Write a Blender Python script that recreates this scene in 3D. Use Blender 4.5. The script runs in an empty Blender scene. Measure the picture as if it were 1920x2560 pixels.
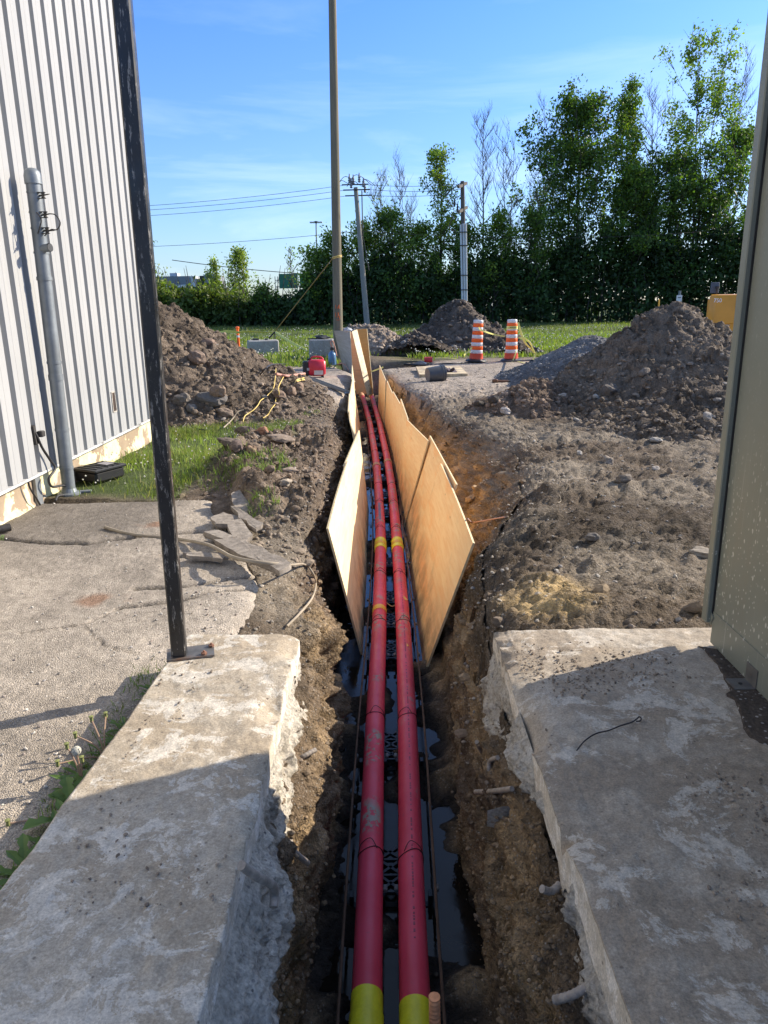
import bpy, math, random
import numpy as np
from mathutils import Vector, Matrix
R = math.radians
sc = bpy.context.scene
COL = sc.collection
random.seed(7); rng = np.random.default_rng(7)

# ------------------------------------------------------------------ camera, sky, sun, exposure
CAM_P, CAM_R, CAM_Z, CAM_F = R(15.6), R(0.85), 1.6, 1849.0
cam = bpy.data.cameras.new('camera'); camo = bpy.data.objects.new('camera', cam); COL.objects.link(camo)
sc.camera = camo
cam.sensor_fit = 'VERTICAL'; cam.sensor_height = 24; cam.lens = CAM_F/2560*24
cam.clip_start = .05; cam.clip_end = 3000
_y0 = Vector((0, math.sin(CAM_P), math.cos(CAM_P))); _x0 = Vector((1, 0, 0)); _z0 = Vector((0, -math.cos(CAM_P), math.sin(CAM_P)))
_c, _s = math.cos(CAM_R), math.sin(CAM_R)
_cx = _x0*_c - _y0*_s; _cy = _x0*_s + _y0*_c
_m = Matrix((_cx, _cy, _z0)).transposed().to_4x4(); _m.translation = Vector((0, 0, CAM_Z))
camo.matrix_world = _m

SUN_EL, SUN_AZ = R(28), math.atan2(.914, .406)      # azimuth from +Y towards +X
world = bpy.data.worlds.new('World'); sc.world = world; world.use_nodes = True
wn, wl_ = world.node_tree.nodes, world.node_tree.links
wn.clear()
wo = wn.new('ShaderNodeOutputWorld'); bg = wn.new('ShaderNodeBackground'); sky = wn.new('ShaderNodeTexSky')
sky.sky_type = 'NISHITA'; sky.sun_disc = False; sky.sun_elevation = SUN_EL; sky.sun_rotation = SUN_AZ
sky.air_density = 1.0; sky.dust_density = .7; sky.ozone_density = 2.5; sky.altitude = 0
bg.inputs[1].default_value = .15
# wispy cirrus high in the air: noise over the sky direction
tc = wn.new('ShaderNodeTexCoord'); mp = wn.new('ShaderNodeMapping'); mp.inputs['Scale'].default_value = (1.0, 1.0, 7.0); mp.inputs['Location'].default_value = (.4, .2, .35)
mp.inputs['Rotation'].default_value = (0, R(9), 0)
nz = wn.new('ShaderNodeTexNoise'); nz.inputs['Scale'].default_value = 2.3; nz.inputs['Detail'].default_value = 7; nz.inputs['Roughness'].default_value = .58
nz.inputs['Distortion'].default_value = .35
rp = wn.new('ShaderNodeValToRGB'); rp.color_ramp.elements[0].position = .51; rp.color_ramp.elements[1].position = .80
rp.color_ramp.elements[0].color = (0, 0, 0, 1); rp.color_ramp.elements[1].color = (.62, .62, .62, 1)
sep = wn.new('ShaderNodeSeparateXYZ'); fr = wn.new('ShaderNodeMapRange')
fr.inputs['From Min'].default_value = .02; fr.inputs['From Max'].default_value = .36; fr.inputs['To Min'].default_value = .95; fr.inputs['To Max'].default_value = .12
mu = wn.new('ShaderNodeMath'); mu.operation = 'MULTIPLY'; mu.use_clamp = True
mx = wn.new('ShaderNodeMix'); mx.data_type = 'RGBA'; mx.inputs[7].default_value = (4.5, 5.3, 6.6, 1)
wl_.new(tc.outputs['Generated'], mp.inputs[0]); wl_.new(mp.outputs[0], nz.inputs['Vector']); wl_.new(nz.outputs[0], rp.inputs[0])
wl_.new(tc.outputs['Generated'], sep.inputs[0]); wl_.new(sep.outputs[2], fr.inputs[0])
wl_.new(rp.outputs[0], mu.inputs[0]); wl_.new(fr.outputs[0], mu.inputs[1]); wl_.new(mu.outputs[0], mx.inputs[0])
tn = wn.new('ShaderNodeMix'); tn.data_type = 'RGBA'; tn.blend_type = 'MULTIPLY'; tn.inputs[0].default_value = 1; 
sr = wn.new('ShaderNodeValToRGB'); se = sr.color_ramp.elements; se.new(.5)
for e_, (p_, c_) in zip(se, ((0., (.29, .325, .405, 1)), (.33, (.195, .31, .525, 1)), (.75, (.60, .52, .46, 1)))): e_.position = p_; e_.color = c_  # sky tint by height; unseen upper sky kept bright and warm as shade fill
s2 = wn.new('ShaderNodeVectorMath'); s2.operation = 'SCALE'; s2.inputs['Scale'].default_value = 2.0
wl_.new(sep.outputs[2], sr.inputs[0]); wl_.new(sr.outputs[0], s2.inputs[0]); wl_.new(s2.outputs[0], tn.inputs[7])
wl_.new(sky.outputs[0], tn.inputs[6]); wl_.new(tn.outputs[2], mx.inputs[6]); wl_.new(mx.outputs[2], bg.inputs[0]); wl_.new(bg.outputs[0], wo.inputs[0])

sun = bpy.data.lights.new('sun', 'SUN'); sun.energy = 4.5; sun.angle = R(.5); sun.color = (1, .89, .73)
suno = bpy.data.objects.new('sun', sun); COL.objects.link(suno); suno.location = (20, 9, 20)
sd = Vector((math.sin(SUN_AZ)*math.cos(SUN_EL), math.cos(SUN_AZ)*math.cos(SUN_EL), math.sin(SUN_EL)))
suno.rotation_euler = sd.to_track_quat('Z', 'Y').to_euler()
sc.view_settings.view_transform = 'Standard'; sc.view_settings.look = 'None'
sc.view_settings.exposure = .87; sc.view_settings.gamma = 1
sc.render.engine = 'CYCLES'
sc.cycles.use_denoising = True; sc.cycles.max_bounces = 6; sc.cycles.transparent_max_bounces = 4

def ray(px, py):
    u = (px-960)/CAM_F; v = -(py-1280)/CAM_F
    return (_cx*u + _cy*v - _z0)
def g(px, py, z=0.):
    d = ray(px, py); return Vector((0, 0, CAM_Z)) + d*((z-CAM_Z)/d.z)
def atY(px, py, Y):
    d = ray(px, py); return Vector((0, 0, CAM_Z)) + d*(Y/d.y)
def hit(px, py, lift=0.):       # where the sight line meets the ground or a heap already built
    d = ray(px, py).normalized()
    ok, loc, nrm, *_ = sc.ray_cast(bpy.context.evaluated_depsgraph_get(), Vector((0, 0, CAM_Z)), d)
    return loc + Vector((0, 0, lift)) if ok else g(px, py, lift)

# ------------------------------------------------------------------ numpy noise
def _hash(x, y, z):
    h = (x.astype(np.uint32)*np.uint32(374761393) + y.astype(np.uint32)*np.uint32(668265263) + z.astype(np.uint32)*np.uint32(2147483647))
    h = (h ^ (h >> np.uint32(13)))*np.uint32(1274126177)
    h = h ^ (h >> np.uint32(16))
    return (h & np.uint32(0xffff)).astype(np.float64)/32767.5 - 1
def vn(P):
    I = np.floor(P).astype(np.int64); f = P-I; f = f*f*f*(f*(f*6-15)+10)
    x, y, z = I[..., 0], I[..., 1], I[..., 2]; r = 0
    for dx in (0, 1):
        wx = f[..., 0] if dx else 1-f[..., 0]
        for dy in (0, 1):
            wy = f[..., 1] if dy else 1-f[..., 1]
            for dz in (0, 1):
                wz = f[..., 2] if dz else 1-f[..., 2]
                r = r + _hash(x+dx, y+dy, z+dz)*wx*wy*wz
    return r
def fbm(P, scale=1., octv=4, gain=.5, off=0.):
    r = 0; a = 1.; Q = P*scale + off + 57.3
    for i in range(octv):
        r = r + a*vn(Q); Q = Q*2.03 + 17.1; a *= gain
    return r
def ridged(P, scale=1., octv=4, gain=.5, off=0.):
    r = 0; a = 1.; Q = P*scale + off + 31.7
    for i in range(octv):
        r = r + a*(1-2*np.abs(vn(Q))); Q = Q*2.07 + 11.3; a *= gain
    return r
def billow(P, scale=1., octv=4, gain=.5, off=0.):
    r = 0; a = 1.; Q = P*scale + off + 13.9
    for i in range(octv):
        r = r + a*np.minimum(1, 1.8*np.abs(vn(Q))); Q = Q*2.11 + 7.7; a *= gain
    return r
def P3(x, y, z=0.):
    return np.stack([x, y, np.zeros_like(x)+z], -1)
def sstep(a, b, x):
    t = np.clip((x-a)/(b-a), 0, 1); return t*t*(3-2*t)

# ------------------------------------------------------------------ mesh helpers
def tag(o, label=None, cat=None, group=None, kind=None):
    if label: o['label'] = label
    if cat: o['category'] = cat
    if group: o['group'] = group
    if kind: o['kind'] = kind
    return o
def thing(name, label, cat, loc=(0, 0, 0), group=None):
    o = bpy.data.objects.new(name, None); COL.objects.link(o); o.location = loc; o.empty_display_size = .1
    return tag(o, label, cat, group)
def wloc(p):
    v = Vector((0, 0, 0))
    while p is not None:
        v += p.location; p = p.parent
    return v
def big(name, V, F, mat, parent=None, smooth=True, tint=None, uv=None, label=None, cat=None, group=None, kind=None, keep=False):
    V = np.asarray(V, float); F = np.asarray(F)
    org = Vector((0, 0, 0))
    if parent is not None: org = wloc(parent)
    elif not keep: org = Vector(((V[:, 0].min()+V[:, 0].max())/2, (V[:, 1].min()+V[:, 1].max())/2, V[:, 2].min()))
    V = V - np.array(org)
    me = bpy.data.meshes.new(name); n, k = F.shape
    me.vertices.add(len(V)); me.vertices.foreach_set('co', V.ravel().astype(np.float32))
    me.loops.add(n*k); me.loops.foreach_set('vertex_index', F.ravel().astype(np.int32))
    me.polygons.add(n); me.polygons.foreach_set('loop_start', np.arange(0, n*k, k, dtype=np.int32))
    me.polygons.foreach_set('loop_total', np.full(n, k, np.int32))
    me.update(calc_edges=True)
    me.polygons.foreach_set('use_smooth', np.full(n, bool(smooth)))
    if tint is not None:
        a = me.color_attributes.new('tint', 'FLOAT_COLOR', 'POINT')
        c = np.ones((len(V), 4), np.float32); c[:, :tint.shape[1]] = tint; a.data.foreach_set('color', c.ravel())
    if uv is not None:
        l = me.uv_layers.new(name='UVMap'); l.data.foreach_set('uv', np.asarray(uv)[F.ravel()].ravel().astype(np.float32))
    me.materials.append(mat)
    o = bpy.data.objects.new(name, me); COL.objects.link(o)
    if parent is not None: o.parent = parent
    else: o.location = org
    return tag(o, label, cat, group, kind)
def gridF(nr, nc):
    i = np.arange(nr-1)[:, None]*nc + np.arange(nc-1)[None, :]
    return np.stack([i, i+1, i+nc+1, i+nc], -1).reshape(-1, 4)

class MB:
    def __init__(s): s.v = []; s.f = []; s.uv = []
    def add(s, vs, fs, uvs=None):
        b = len(s.v); s.v += [tuple(v) for v in vs]; s.f += [tuple(i+b for i in f) for f in fs]
        s.uv += list(uvs) if uvs is not None else [(v[0], v[1]) for v in vs]
        return s
    def box(s, c, d, rot=None, bev=0.):
        c = Vector(c); x, y, z = d[0]/2, d[1]/2, d[2]/2
        b = min(bev, x*.45, y*.45, z*.45)
        if b <= 0:
            vs = [Vector((i*x, j*y, k*z)) for k in (-1, 1) for i, j in ((-1, -1), (1, -1), (1, 1), (-1, 1))]
            fs = [(3, 2, 1, 0), (4, 5, 6, 7), (0, 1, 5, 4), (1, 2, 6, 5), (2, 3, 7, 6), (3, 0, 4, 7)]
        else:
            vs = []; lay = [(-z, b), (-z+b, 0), (z-b, 0), (z, b)]
            for zz, ins in lay:
                X, Y = x-ins, y-ins
                vs += [Vector(p+(zz,)) for p in ((-X+b, -Y), (X-b, -Y), (X, -Y+b), (X, Y-b), (X-b, Y), (-X+b, Y), (-X, Y-b), (-X, -Y+b))]
            fs = [tuple(range(7, -1, -1)), tuple(range(24, 32))]
            for l in range(3):
                for i in range(8):
                    j = (i+1) % 8; fs.append((l*8+i, l*8+j, l*8+8+j, l*8+8+i))
        if rot is not None: vs = [rot @ v for v in vs]
        return s.add([v+c for v in vs], fs)
    def tube(s, pts, r, n=8, caps=True, uvlen=True):
        pts = [Vector(p) for p in pts]; m = len(pts)
        rs = r if isinstance(r, (list, tuple)) else [r]*m
        vs = []; uvs = []; L = 0; prev = None
        for i, p in enumerate(pts):
            t = (pts[min(i+1, m-1)]-pts[max(i-1, 0)])
            if t.length < 1e-9: t = Vector((0, 0, 1))
            t.normalize()
            if prev is None:
                a = Vector((0, 0, 1)) if abs(t.z) < .9 else Vector((1, 0, 0))
                u = t.cross(a).normalized()
            else:
                u = (prev - t*prev.dot(t)).normalized()
            prev = u; w = t.cross(u)
            if i: L += (p-pts[i-1]).length
            for k in range(n):
                a = 2*math.pi*k/n
                vs.append(p + (u*math.cos(a)+w*math.sin(a))*rs[i]); uvs.append((k/n, L))
        fs = []
        for i in range(m-1):
            for k in range(n):
                j = (k+1) % n; fs.append((i*n+k, i*n+j, (i+1)*n+j, (i+1)*n+k))
        if caps: fs += [tuple(range(n-1, -1, -1)), tuple(range((m-1)*n, m*n))]
        return s.add(vs, fs, uvs)
    def lathe(s, prof, n=24, c=(0, 0, 0), rot=None):      # prof [(r,z)...]
        c = Vector(c); vs = []; fs = []
        for r, z in prof:
            for k in range(n):
                a = 2*math.pi*k/n; v = Vector((r*math.cos(a), r*math.sin(a), z))
                vs.append((rot @ v if rot is not None else v)+c)
        for i in range(len(prof)-1):
            for k in range(n):
                j = (k+1) % n; fs.append((i*n+k, i*n+j, (i+1)*n+j, (i+1)*n+k))
        if prof[0][0] > 1e-4: fs.append(tuple(range(n-1, -1, -1)))
        if prof[-1][0] > 1e-4: fs.append(tuple(range((len(prof)-1)*n, len(prof)*n)))
        return s.add(vs, fs)
    def prism(s, poly, z0, z1, jig=0.):
        n = len(poly)
        vs = [(p[0], p[1], z0) for p in poly] + [(p[0]+random.uniform(-jig, jig), p[1]+random.uniform(-jig, jig), z1) for p in poly]
        return s.add(vs, [tuple(range(n-1, -1, -1)), tuple(range(n, 2*n))] + [(i, (i+1) % n, n+(i+1) % n, n+i) for i in range(n)])
    def build(s, name, mat, parent=None, smooth=False, label=None, cat=None, group=None, kind=None, keep=False, ang=40):
        V = [Vector(v) for v in s.v]
        org = Vector((0, 0, 0))
        if parent is not None: org = wloc(parent)
        elif not keep:
            xs = [v.x for v in V]; ys = [v.y for v in V]
            org = Vector(((min(xs)+max(xs))/2, (min(ys)+max(ys))/2, min(v.z for v in V)))
        me = bpy.data.meshes.new(name); me.from_pydata([v-org for v in V], [], s.f)
        l = me.uv_layers.new(name='UVMap')
        idx = np.empty(len(me.loops), np.int32); me.loops.foreach_get('vertex_index', idx)
        l.data.foreach_set('uv', np.array(s.uv, np.float32)[idx].ravel())
        me.update()
        if smooth:
            me.polygons.foreach_set('use_smooth', [True]*len(me.polygons))
            try: me.set_sharp_from_angle(angle=R(ang))
            except Exception: pass
        me.materials.append(mat)
        o = bpy.data.objects.new(name, me); COL.objects.link(o)
        if parent is not None: o.parent = parent
        else: o.location = org
        return tag(o, label, cat, group, kind)
def spline(pts, n=8):
    P = [Vector(p) for p in pts]; out = []
    for i in range(len(P)-1):
        a, b, c, d = P[max(i-1, 0)], P[i], P[i+1], P[min(i+2, len(P)-1)]
        for k in range(n):
            t = k/n
            out.append(.5*((2*b)+(c-a)*t+(2*a-5*b+4*c-d)*t*t+(-a+3*b-3*c+d)*t**3))
    return out+[P[-1]]
def copy_tree(o, parent=None):
    c = o.copy(); COL.objects.link(c); c.parent = parent
    for ch in list(o.children): copy_tree(ch, c)
    return c

# ------------------------------------------------------------------ materials
class Sh:
    def __init__(s, name, col=(.5, .5, .5), rough=.8, metal=0., spec=.5):
        s.m = bpy.data.materials.new(name); s.m.use_nodes = True; s.t = s.m.node_tree
        s.b = s.t.nodes['Principled BSDF']; s.out = s.t.nodes['Material Output']
        s.b.inputs['Base Color'].default_value = (*col, 1); s.b.inputs['Roughness'].default_value = rough
        s.b.inputs['Metallic'].default_value = metal; s.b.inputs['Specular IOR Level'].default_value = spec
        s._c = {}
    def n(s, t, **k):
        x = s.t.nodes.new(t)
        for a, b in k.items():
            if hasattr(x, a): setattr(x, a, b)
            else: x.inputs[a].default_value = b
        return x
    def l(s, a, b): s.t.links.new(a, b)
    def co(s, kind='Object', scale=(1, 1, 1), rot=(0, 0, 0)):
        key = (kind, scale, rot)
        if key not in s._c:
            t = s.n('ShaderNodeTexCoord'); m = s.n('ShaderNodeMapping')
            m.inputs['Scale'].default_value = scale; m.inputs['Rotation'].default_value = rot
            s.l(t.outputs[kind], m.inputs[0]); s._c[key] = m.outputs[0]
        return s._c[key]
    def noise(s, scale, detail=4, rough=.55, co=None, dist=0.):
        x = s.n('ShaderNodeTexNoise'); x.inputs['Scale'].default_value = scale; x.inputs['Detail'].default_value = detail
        x.inputs['Roughness'].default_value = rough; x.inputs['Distortion'].default_value = dist
        s.l(co if co is not None else s.co(), x.inputs['Vector']); return x.outputs[0]
    def voro(s, scale, out='Distance', co=None, feature='F1', rnd=1.):
        x = s.n('ShaderNodeTexVoronoi'); x.feature = feature; x.inputs['Scale'].default_value = scale
        x.inputs['Randomness'].default_value = rnd
        s.l(co if co is not None else s.co(), x.inputs['Vector']); return x.outputs[out]
    def ramp(s, f, st):
        x = s.n('ShaderNodeValToRGB'); e = x.color_ramp.elements
        while len(e) < len(st): e.new(.5)
        for i, (p, c) in enumerate(st):
            e[i].position = p; e[i].color = (c, c, c, 1) if not isinstance(c, tuple) else (*c, 1)
        s.l(f, x.inputs[0]); return x.outputs[0]
    def mix(s, f, a, b, mode='MIX'):
        x = s.n('ShaderNodeMix'); x.data_type = 'RGBA'; x.blend_type = mode
        for v, i in ((f, 0), (a, 6), (b, 7)):
            if isinstance(v, (int, float)): x.inputs[i].default_value = v if i == 0 else (v, v, v, 1)
            elif isinstance(v, tuple): x.inputs[i].default_value = (*v, 1)
            else: s.l(v, x.inputs[i])
        return x.outputs[2]
    def attr(s, name='tint'):
        x = s.n('ShaderNodeAttribute'); x.attribute_name = name; return x.outputs['Color']
    def col(s, o): s.l(o, s.b.inputs['Base Color']); return s
    def rough(s, o): s.l(o, s.b.inputs['Roughness']); return s
    def bump(s, h, st=.5, d=.01):
        x = s.n('ShaderNodeBump'); x.inputs['Strength'].default_value = st; x.inputs['Distance'].default_value = d
        s.l(h, x.inputs['Height'])
        if s.b.inputs['Normal'].is_linked: s.l(s.b.inputs['Normal'].links[0].from_socket, x.inputs['Normal'])
        s.l(x.outputs[0], s.b.inputs['Normal']); return s
MT = {}
def simple(name, col, rough=.6, metal=0., var=.25, scale=8., bump=.15, spec=.5, dirt=None):
    if name in MT: return MT[name]
    s = Sh(name, col, rough, metal, spec)
    f = s.noise(scale, 5, .6)
    lo = tuple(c*(1-var) for c in col); hi = tuple(min(1, c*(1+var)) for c in col)
    c = s.ramp(f, [(.3, lo), (.7, hi)])
    if dirt: c = s.mix(s.ramp(s.noise(scale*.6, 6, .7), [(.5, 0.), (.68, .8)]), c, dirt)
    s.col(c)
    if bump: s.bump(s.noise(scale*6, 4), bump, .004)
    MT[name] = s.m; return s.m

def m_dirt(name, peb=1., fine=1.):
    s = Sh(name, rough=.95, spec=.2)
    t = s.attr()
    c = s.mix(1., t, s.ramp(s.noise(9, 6, .7), [(.3, .72), (.7, 1.3)]), 'MULTIPLY')
    c = s.mix(1., c, s.ramp(s.noise(70, 4, .7), [(.28, .6), (.72, 1.42)]), 'MULTIPLY')
    vc = s.voro(95, 'Color'); vd = s.voro(95, 'Distance')
    sx = s.n('ShaderNodeSeparateColor'); s.l(vc, sx.inputs[0])
    isp = s.ramp(sx.outputs[0], [(.70, 0.), (.74, 1.)]); near = s.ramp(vd, [(.28, 1.), (.42, 0.)])
    f = s.mix(1., isp, near, 'MULTIPLY')
    f2 = s.mix(1., f, (.7*peb,)*3, 'MULTIPLY'); f2 = s.mix(1., f2, s.ramp(t, [(.07, 0.), (.17, 1.)]), 'MULTIPLY')
    pc = s.ramp(sx.outputs[1], [(0., (.20, .18, .16)), (.5, (.36, .33, .29)), (1., (.55, .52, .47))])
    c = s.mix(f2, c, pc)
    s.col(c)
    s.bump(s.noise(24, 8, .78), .9, .03*fine); s.bump(s.noise(110, 5, .75), .9, .010*fine); s.bump(f, .5, .006); s.bump(s.voro(48, 'Distance', feature='SMOOTH_F1'), .8, -.014*fine); s.bump(s.voro(130, 'Distance'), .7, -.006*fine)
    return s.m
# ================================================================== THE GROUND
def interp(tab, y): return np.interp(y, [a for a, b in tab], [b for a, b in tab])
PB = [(-1, -1.14), (2.9, -1.04), (3.12, -.97), (3.22, -.84), (3.35, -.75), (4.2, -.76), (4.37, -.80), (4.7, -.95), (5.1, -1.08), (5.5, -1.24), (5.9, -1.42), (6.4, -1.52)]
RIM_L = [(-1, -.43), (3.2, -.43), (3.45, -.56), (4.2, -.70), (4.6, -.66), (5, -.60), (6.2, -.58), (8, -.60), (9.5, -.66), (11, -.76), (13, -.78), (15.9, -.72), (18, -.74), (19.5, -.95), (21, -1.3), (23, -1.5), (900, -1.5)]
RIM_R = [(-1, .56), (3.1, .53), (3.5, .54), (4, .60), (4.7, .68), (5.2, .86), (5.6, 1.05), (6.3, 1.32), (8, 1.48), (9, 1.40), (9.8, 1.12), (10.6, .96), (12, .84), (13, .74), (15.7, .42), (18, .16), (19.6, .0), (20.2, .35), (21, 1.35), (22.6, 1.45), (900, 1.5)]
CEN = [(-1, 0.), (2.2, .0), (5.45, .045), (7.8, .045), (12, -.01), (16, -.17), (21.5, -.44), (24, -.7)]
def cen(y): return interp(CEN, y)
def depth(y): return sstep(-1.2, -.7, y)*(1-sstep(22.3, 23.3, y))
def grass_mask(x, y):
    P = P3(x, y); n = fbm(P, .9, 4)*.35
    m = sstep(20.3, 21.2, y+n)*sstep(-.9, -1.5, x+n)
    m = np.maximum(m, sstep(22.6, 24.2, y+n*2.5)*sstep(.6, 1.2, np.abs(x)+.0*y+n*.3))
    m = np.maximum(m, sstep(24.5, 25.5, y+n))
    near = sstep(6.15, 6.5, y+n*.4)*(1-sstep(10.3, 11.3, y+n))*(1-sstep(-1.95, -1.6, x+n*.8))
    patch = sstep(7.6, 8.4, y)*(1-sstep(10.8, 11.4, y))*(1-sstep(-1.1, -.9, x))*sstep(.05, .35, fbm(P, 1.5, 3, off=9))
    return np.clip(np.maximum(m, np.maximum(near, patch*.7)), 0, 1)
def gz(x, y):
    x = np.asarray(x, float); y = np.asarray(y, float)
    P = P3(x, y)
    left = 1-sstep(-.2, .2, x); right = 1-left
    far = sstep(23, 30, y)
    z = fbm(P, .35, 3)*.05*(1-far) + fbm(P, .09, 3)*.18*sstep(26, 60, y)
    # rubble bank along the left of the trench
    by0 = 5.0+1.5*sstep(-.95, -1.5, x); bank = sstep(by0, by0+.8, y)*(1-sstep(8.3, 9.8, y))*sstep(-1.95, -1.45, x)*left
    z += bank*(.07 + .13*np.clip(fbm(P, 1.3, 3, off=3)+.3, 0, 2) + .07*billow(P, 4.5, 4, .6)+.02*billow(P, 14, 3, .6))
    # churned ground right of the trench
    ch = right*sstep(3.0, 3.4, y)*(1-sstep(13.5, 16, y))
    z += ch*(.02+.03*ridged(P, 1.1, 4, off=8) + .022*fbm(P, 4.2, 5, .62, off=5)+.012*billow(P, 13, 3, .6)+.05*np.clip(fbm(P, 2.2, 4, off=4)-.25, 0, 1))
    z += right*.05*(1-sstep(3.4, 4.6, y))*sstep(.5, 1., x)
    z += right*.10*np.exp(-((y-4.9)/.5)**2)*sstep(.7, 1.2, x)+right*.08*np.exp(-((y-(5.9+.12*x))/.22)**2)*sstep(1.1, 1.6, x)
    rough = (1-far)*(1-sstep(20.5, 22.5, y)*.5)
    z += rough*(.005*fbm(P, 9, 5, .7) + .004*fbm(P, 34, 3, .6))*(1+1.5*ch+2*bank)
    return z
yy = [-400, -150, -50, -20, -8, -3, -1.6, -1.2, -1.0, -.7, -.4, 0, .35]
y = .6
while y < 34: yy.append(y); y += max(.012, y*.0064)
while y < 800: yy.append(y); y *= 1.06
yy = np.array(yy); NR = len(yy)
tl = np.concatenate([[-500, -200, -90, -45, -25, -15, -10, -7.6], -6.2*np.linspace(1, 0, 210)**1.55])
tr = np.concatenate([8.6*np.linspace(0, 1, 250)**1.5, [10.5, 13, 17, 25, 45, 90, 200, 500]])
NWL, NFL, NWR = 66, 26, 84
rl = interp(RIM_L, yy)+.05*fbm(P3(yy*0, yy), 1.1, 5); rr = interp(RIM_R, yy)+.05*fbm(P3(yy*0+9, yy), 1.2, 5)
c0 = cen(yy); dp = depth(yy)
XL = rl[:, None]+tl[None, :]; XR = rr[:, None]+tr[None, :]
YL = np.repeat(yy[:, None], len(tl), 1); YR = np.repeat(yy[:, None], len(tr), 1)
ZL = gz(XL, YL); ZR = gz(XR, YR)
ZL = ZL-.22*np.exp(tl[None, :]/.10)*.3; ZR = ZR-.22*np.exp(-tr[None, :]/.10)*.3
FLOOR = -1.05
fl_l = c0-.36-.14*sstep(4.6, 5.4, yy)+.03*fbm(P3(yy*0+3, yy), 1.5, 4); fl_r = c0+.37+.03*fbm(P3(yy*0+6, yy), 1.5, 4)
def wall(xr, zr, xf, n, bowl):
    t = np.linspace(0, 1, n+2)[1:-1][None, :]
    zz = zr[:, None]+(FLOOR-zr[:, None])*t
    s_ = np.where(bowl[:, None] > 0, (1-bowl[:, None])*t**1.0+bowl[:, None]*(1-(1-t)**1.45), t)
    return xr[:, None]+(xf-xr)[:, None]*s_, zz
bowl = sstep(5.0, 6.2, yy)*(1-sstep(9.2, 10.6, yy))
wx, wz = wall(rl, ZL[:, -1], fl_l, NWL, yy*0)
vx, vz = wall(rr, ZR[:, 0], fl_r, NWR, bowl)
Yw = np.repeat(yy[:, None], NWL, 1); Yv = np.repeat(yy[:, None], NWR, 1)
def wdisp(x, y, z, s):
    P = np.stack([x*1.0, y, z*1.2], -1)
    return s*(.045*fbm(P, 2.2, 3)+.03*ridged(P, 4.5, 5, .6)+.014*(billow(P, 15, 3, .6)-.5)+.010*fbm(P, 34, 3, .65))
lump_l = 1+.8*sstep(3.0, 3.4, yy)*(1-sstep(4.2, 4.9, yy))
dl = wdisp(wx, Yw, wz, lump_l[:, None]); dr = wdisp(vx, Yv, vz, (1+.2*bowl)[:, None])
fadeL = np.sin(np.linspace(0, 1, NWL+2)[1:-1]*math.pi)**.35; fadeR = np.sin(np.linspace(0, 1, NWR+2)[1:-1]*math.pi)**.35
tl_ = np.linspace(0, 1, NWL+2)[1:-1][None, :]
wx = wx+.105*np.sin(np.clip(tl_*1.08, 0, 1)*math.pi)**.8*(sstep(2.0, 2.9, yy)*(1-sstep(4.0, 4.7, yy)))[:, None]
wx = wx+dl*fadeL+.035*fadeL*ridged(np.stack([Yw*0, Yw*.8, wz*3], -1), 1.6, 3); wz = wz+dl*.35*fadeL
vx = vx-dr*fadeR; vz = vz+dr*.5*fadeR
u = np.linspace(0, 1, NFL)[None, :]
fx = fl_l[:, None]+(fl_r-fl_l)[:, None]*u; Yf = np.repeat(yy[:, None], NFL, 1)
edge = np.abs(u-.5)*2
fz = FLOOR+.085*fbm(P3(fx, Yf), 2.6, 6, .6)+.018+.05*edge**3
fz = fz+(.1*np.exp(-((Yf-4.35)/.5)**2)*sstep(.6, .95, u))+.09*np.exp(-((Yf-3.1)/.45)**2)*(1-sstep(.1, .35, u))
d = dp[:, None]
base = lambda z: z*d + (1-d)*(-.0)
wz = wz*d+(1-d)*ZL[:, -1:]; vz = vz*d+(1-d)*ZR[:, :1]; fz = fz*d+(1-d)*.0
X = np.concatenate([XL, wx, fx, vx, XR], 1); Z = np.concatenate([ZL, wz, fz, vz, ZR], 1)
Y = np.repeat(yy[:, None], X.shape[1], 1)
# soil stays below the pavement, and below the concrete
pav = (X < interp(PB, Y)-.02) & (X > -3.2) & (Y < 6.28)
Z = np.where(pav, np.minimum(Z, -.075), Z)
Z = np.where((Y < 3.2) & (X < -.52) & (X > -1.25), np.minimum(Z, -.03+.02*fbm(P3(X, Y), 12, 3)), Z)
Z = np.where((Y < 3.1) & (X > .52), np.minimum(Z, -.12), Z)
Y = Y+.02*fbm(np.stack([X, Y, Z], -1), 3, 3)*(np.abs(X) < 3)
P = np.stack([X, Y, Z], -1)
# colours of the soils
def C(*a): return np.array(a)
n1 = fbm(P, 1.1, 5)[..., None]; n2 = fbm(P, 5, 4, off=7)[..., None]; n3 = fbm(P*C(1, 1, 2.5), 2.5, 4, off=20)[..., None]; n4 = fbm(P, 14, 3, off=2)[..., None]
brown = C(.160, .122, .085); grey = C(.285, .235, .175); dark = C(.105, .086, .072); sand = C(.44, .315, .185); tan = C(.30, .235, .17)
T = brown+(grey-brown)*np.clip(.42+n1*1.1+.25*n2, 0, 1)
Tp = np.where(X[..., None] > 0, T*.95, T*.92)
T = Tp
compact = (sstep(11.5, 14, Y)*(1-sstep(21, 23, Y)))[..., None]
T = T*(1-compact)+compact*(C(.40, .335, .27)*(1+.18*n1))
bankm = (sstep(5, 6, Y)*(1-sstep(10, 11.5, Y))*sstep(-2., -1.5, X)*(X < 0))[..., None]
T = T*(1-bankm)+bankm*(C(.185, .138, .098)*(1+.45*n2))
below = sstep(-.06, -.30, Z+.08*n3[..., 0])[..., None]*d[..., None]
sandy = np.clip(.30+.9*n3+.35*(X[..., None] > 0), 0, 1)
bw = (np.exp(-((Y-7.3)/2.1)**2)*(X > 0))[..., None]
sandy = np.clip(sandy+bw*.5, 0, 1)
lb = ((X < 0)*(1-sstep(3.6, 5.2, Y)))[..., None]
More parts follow.
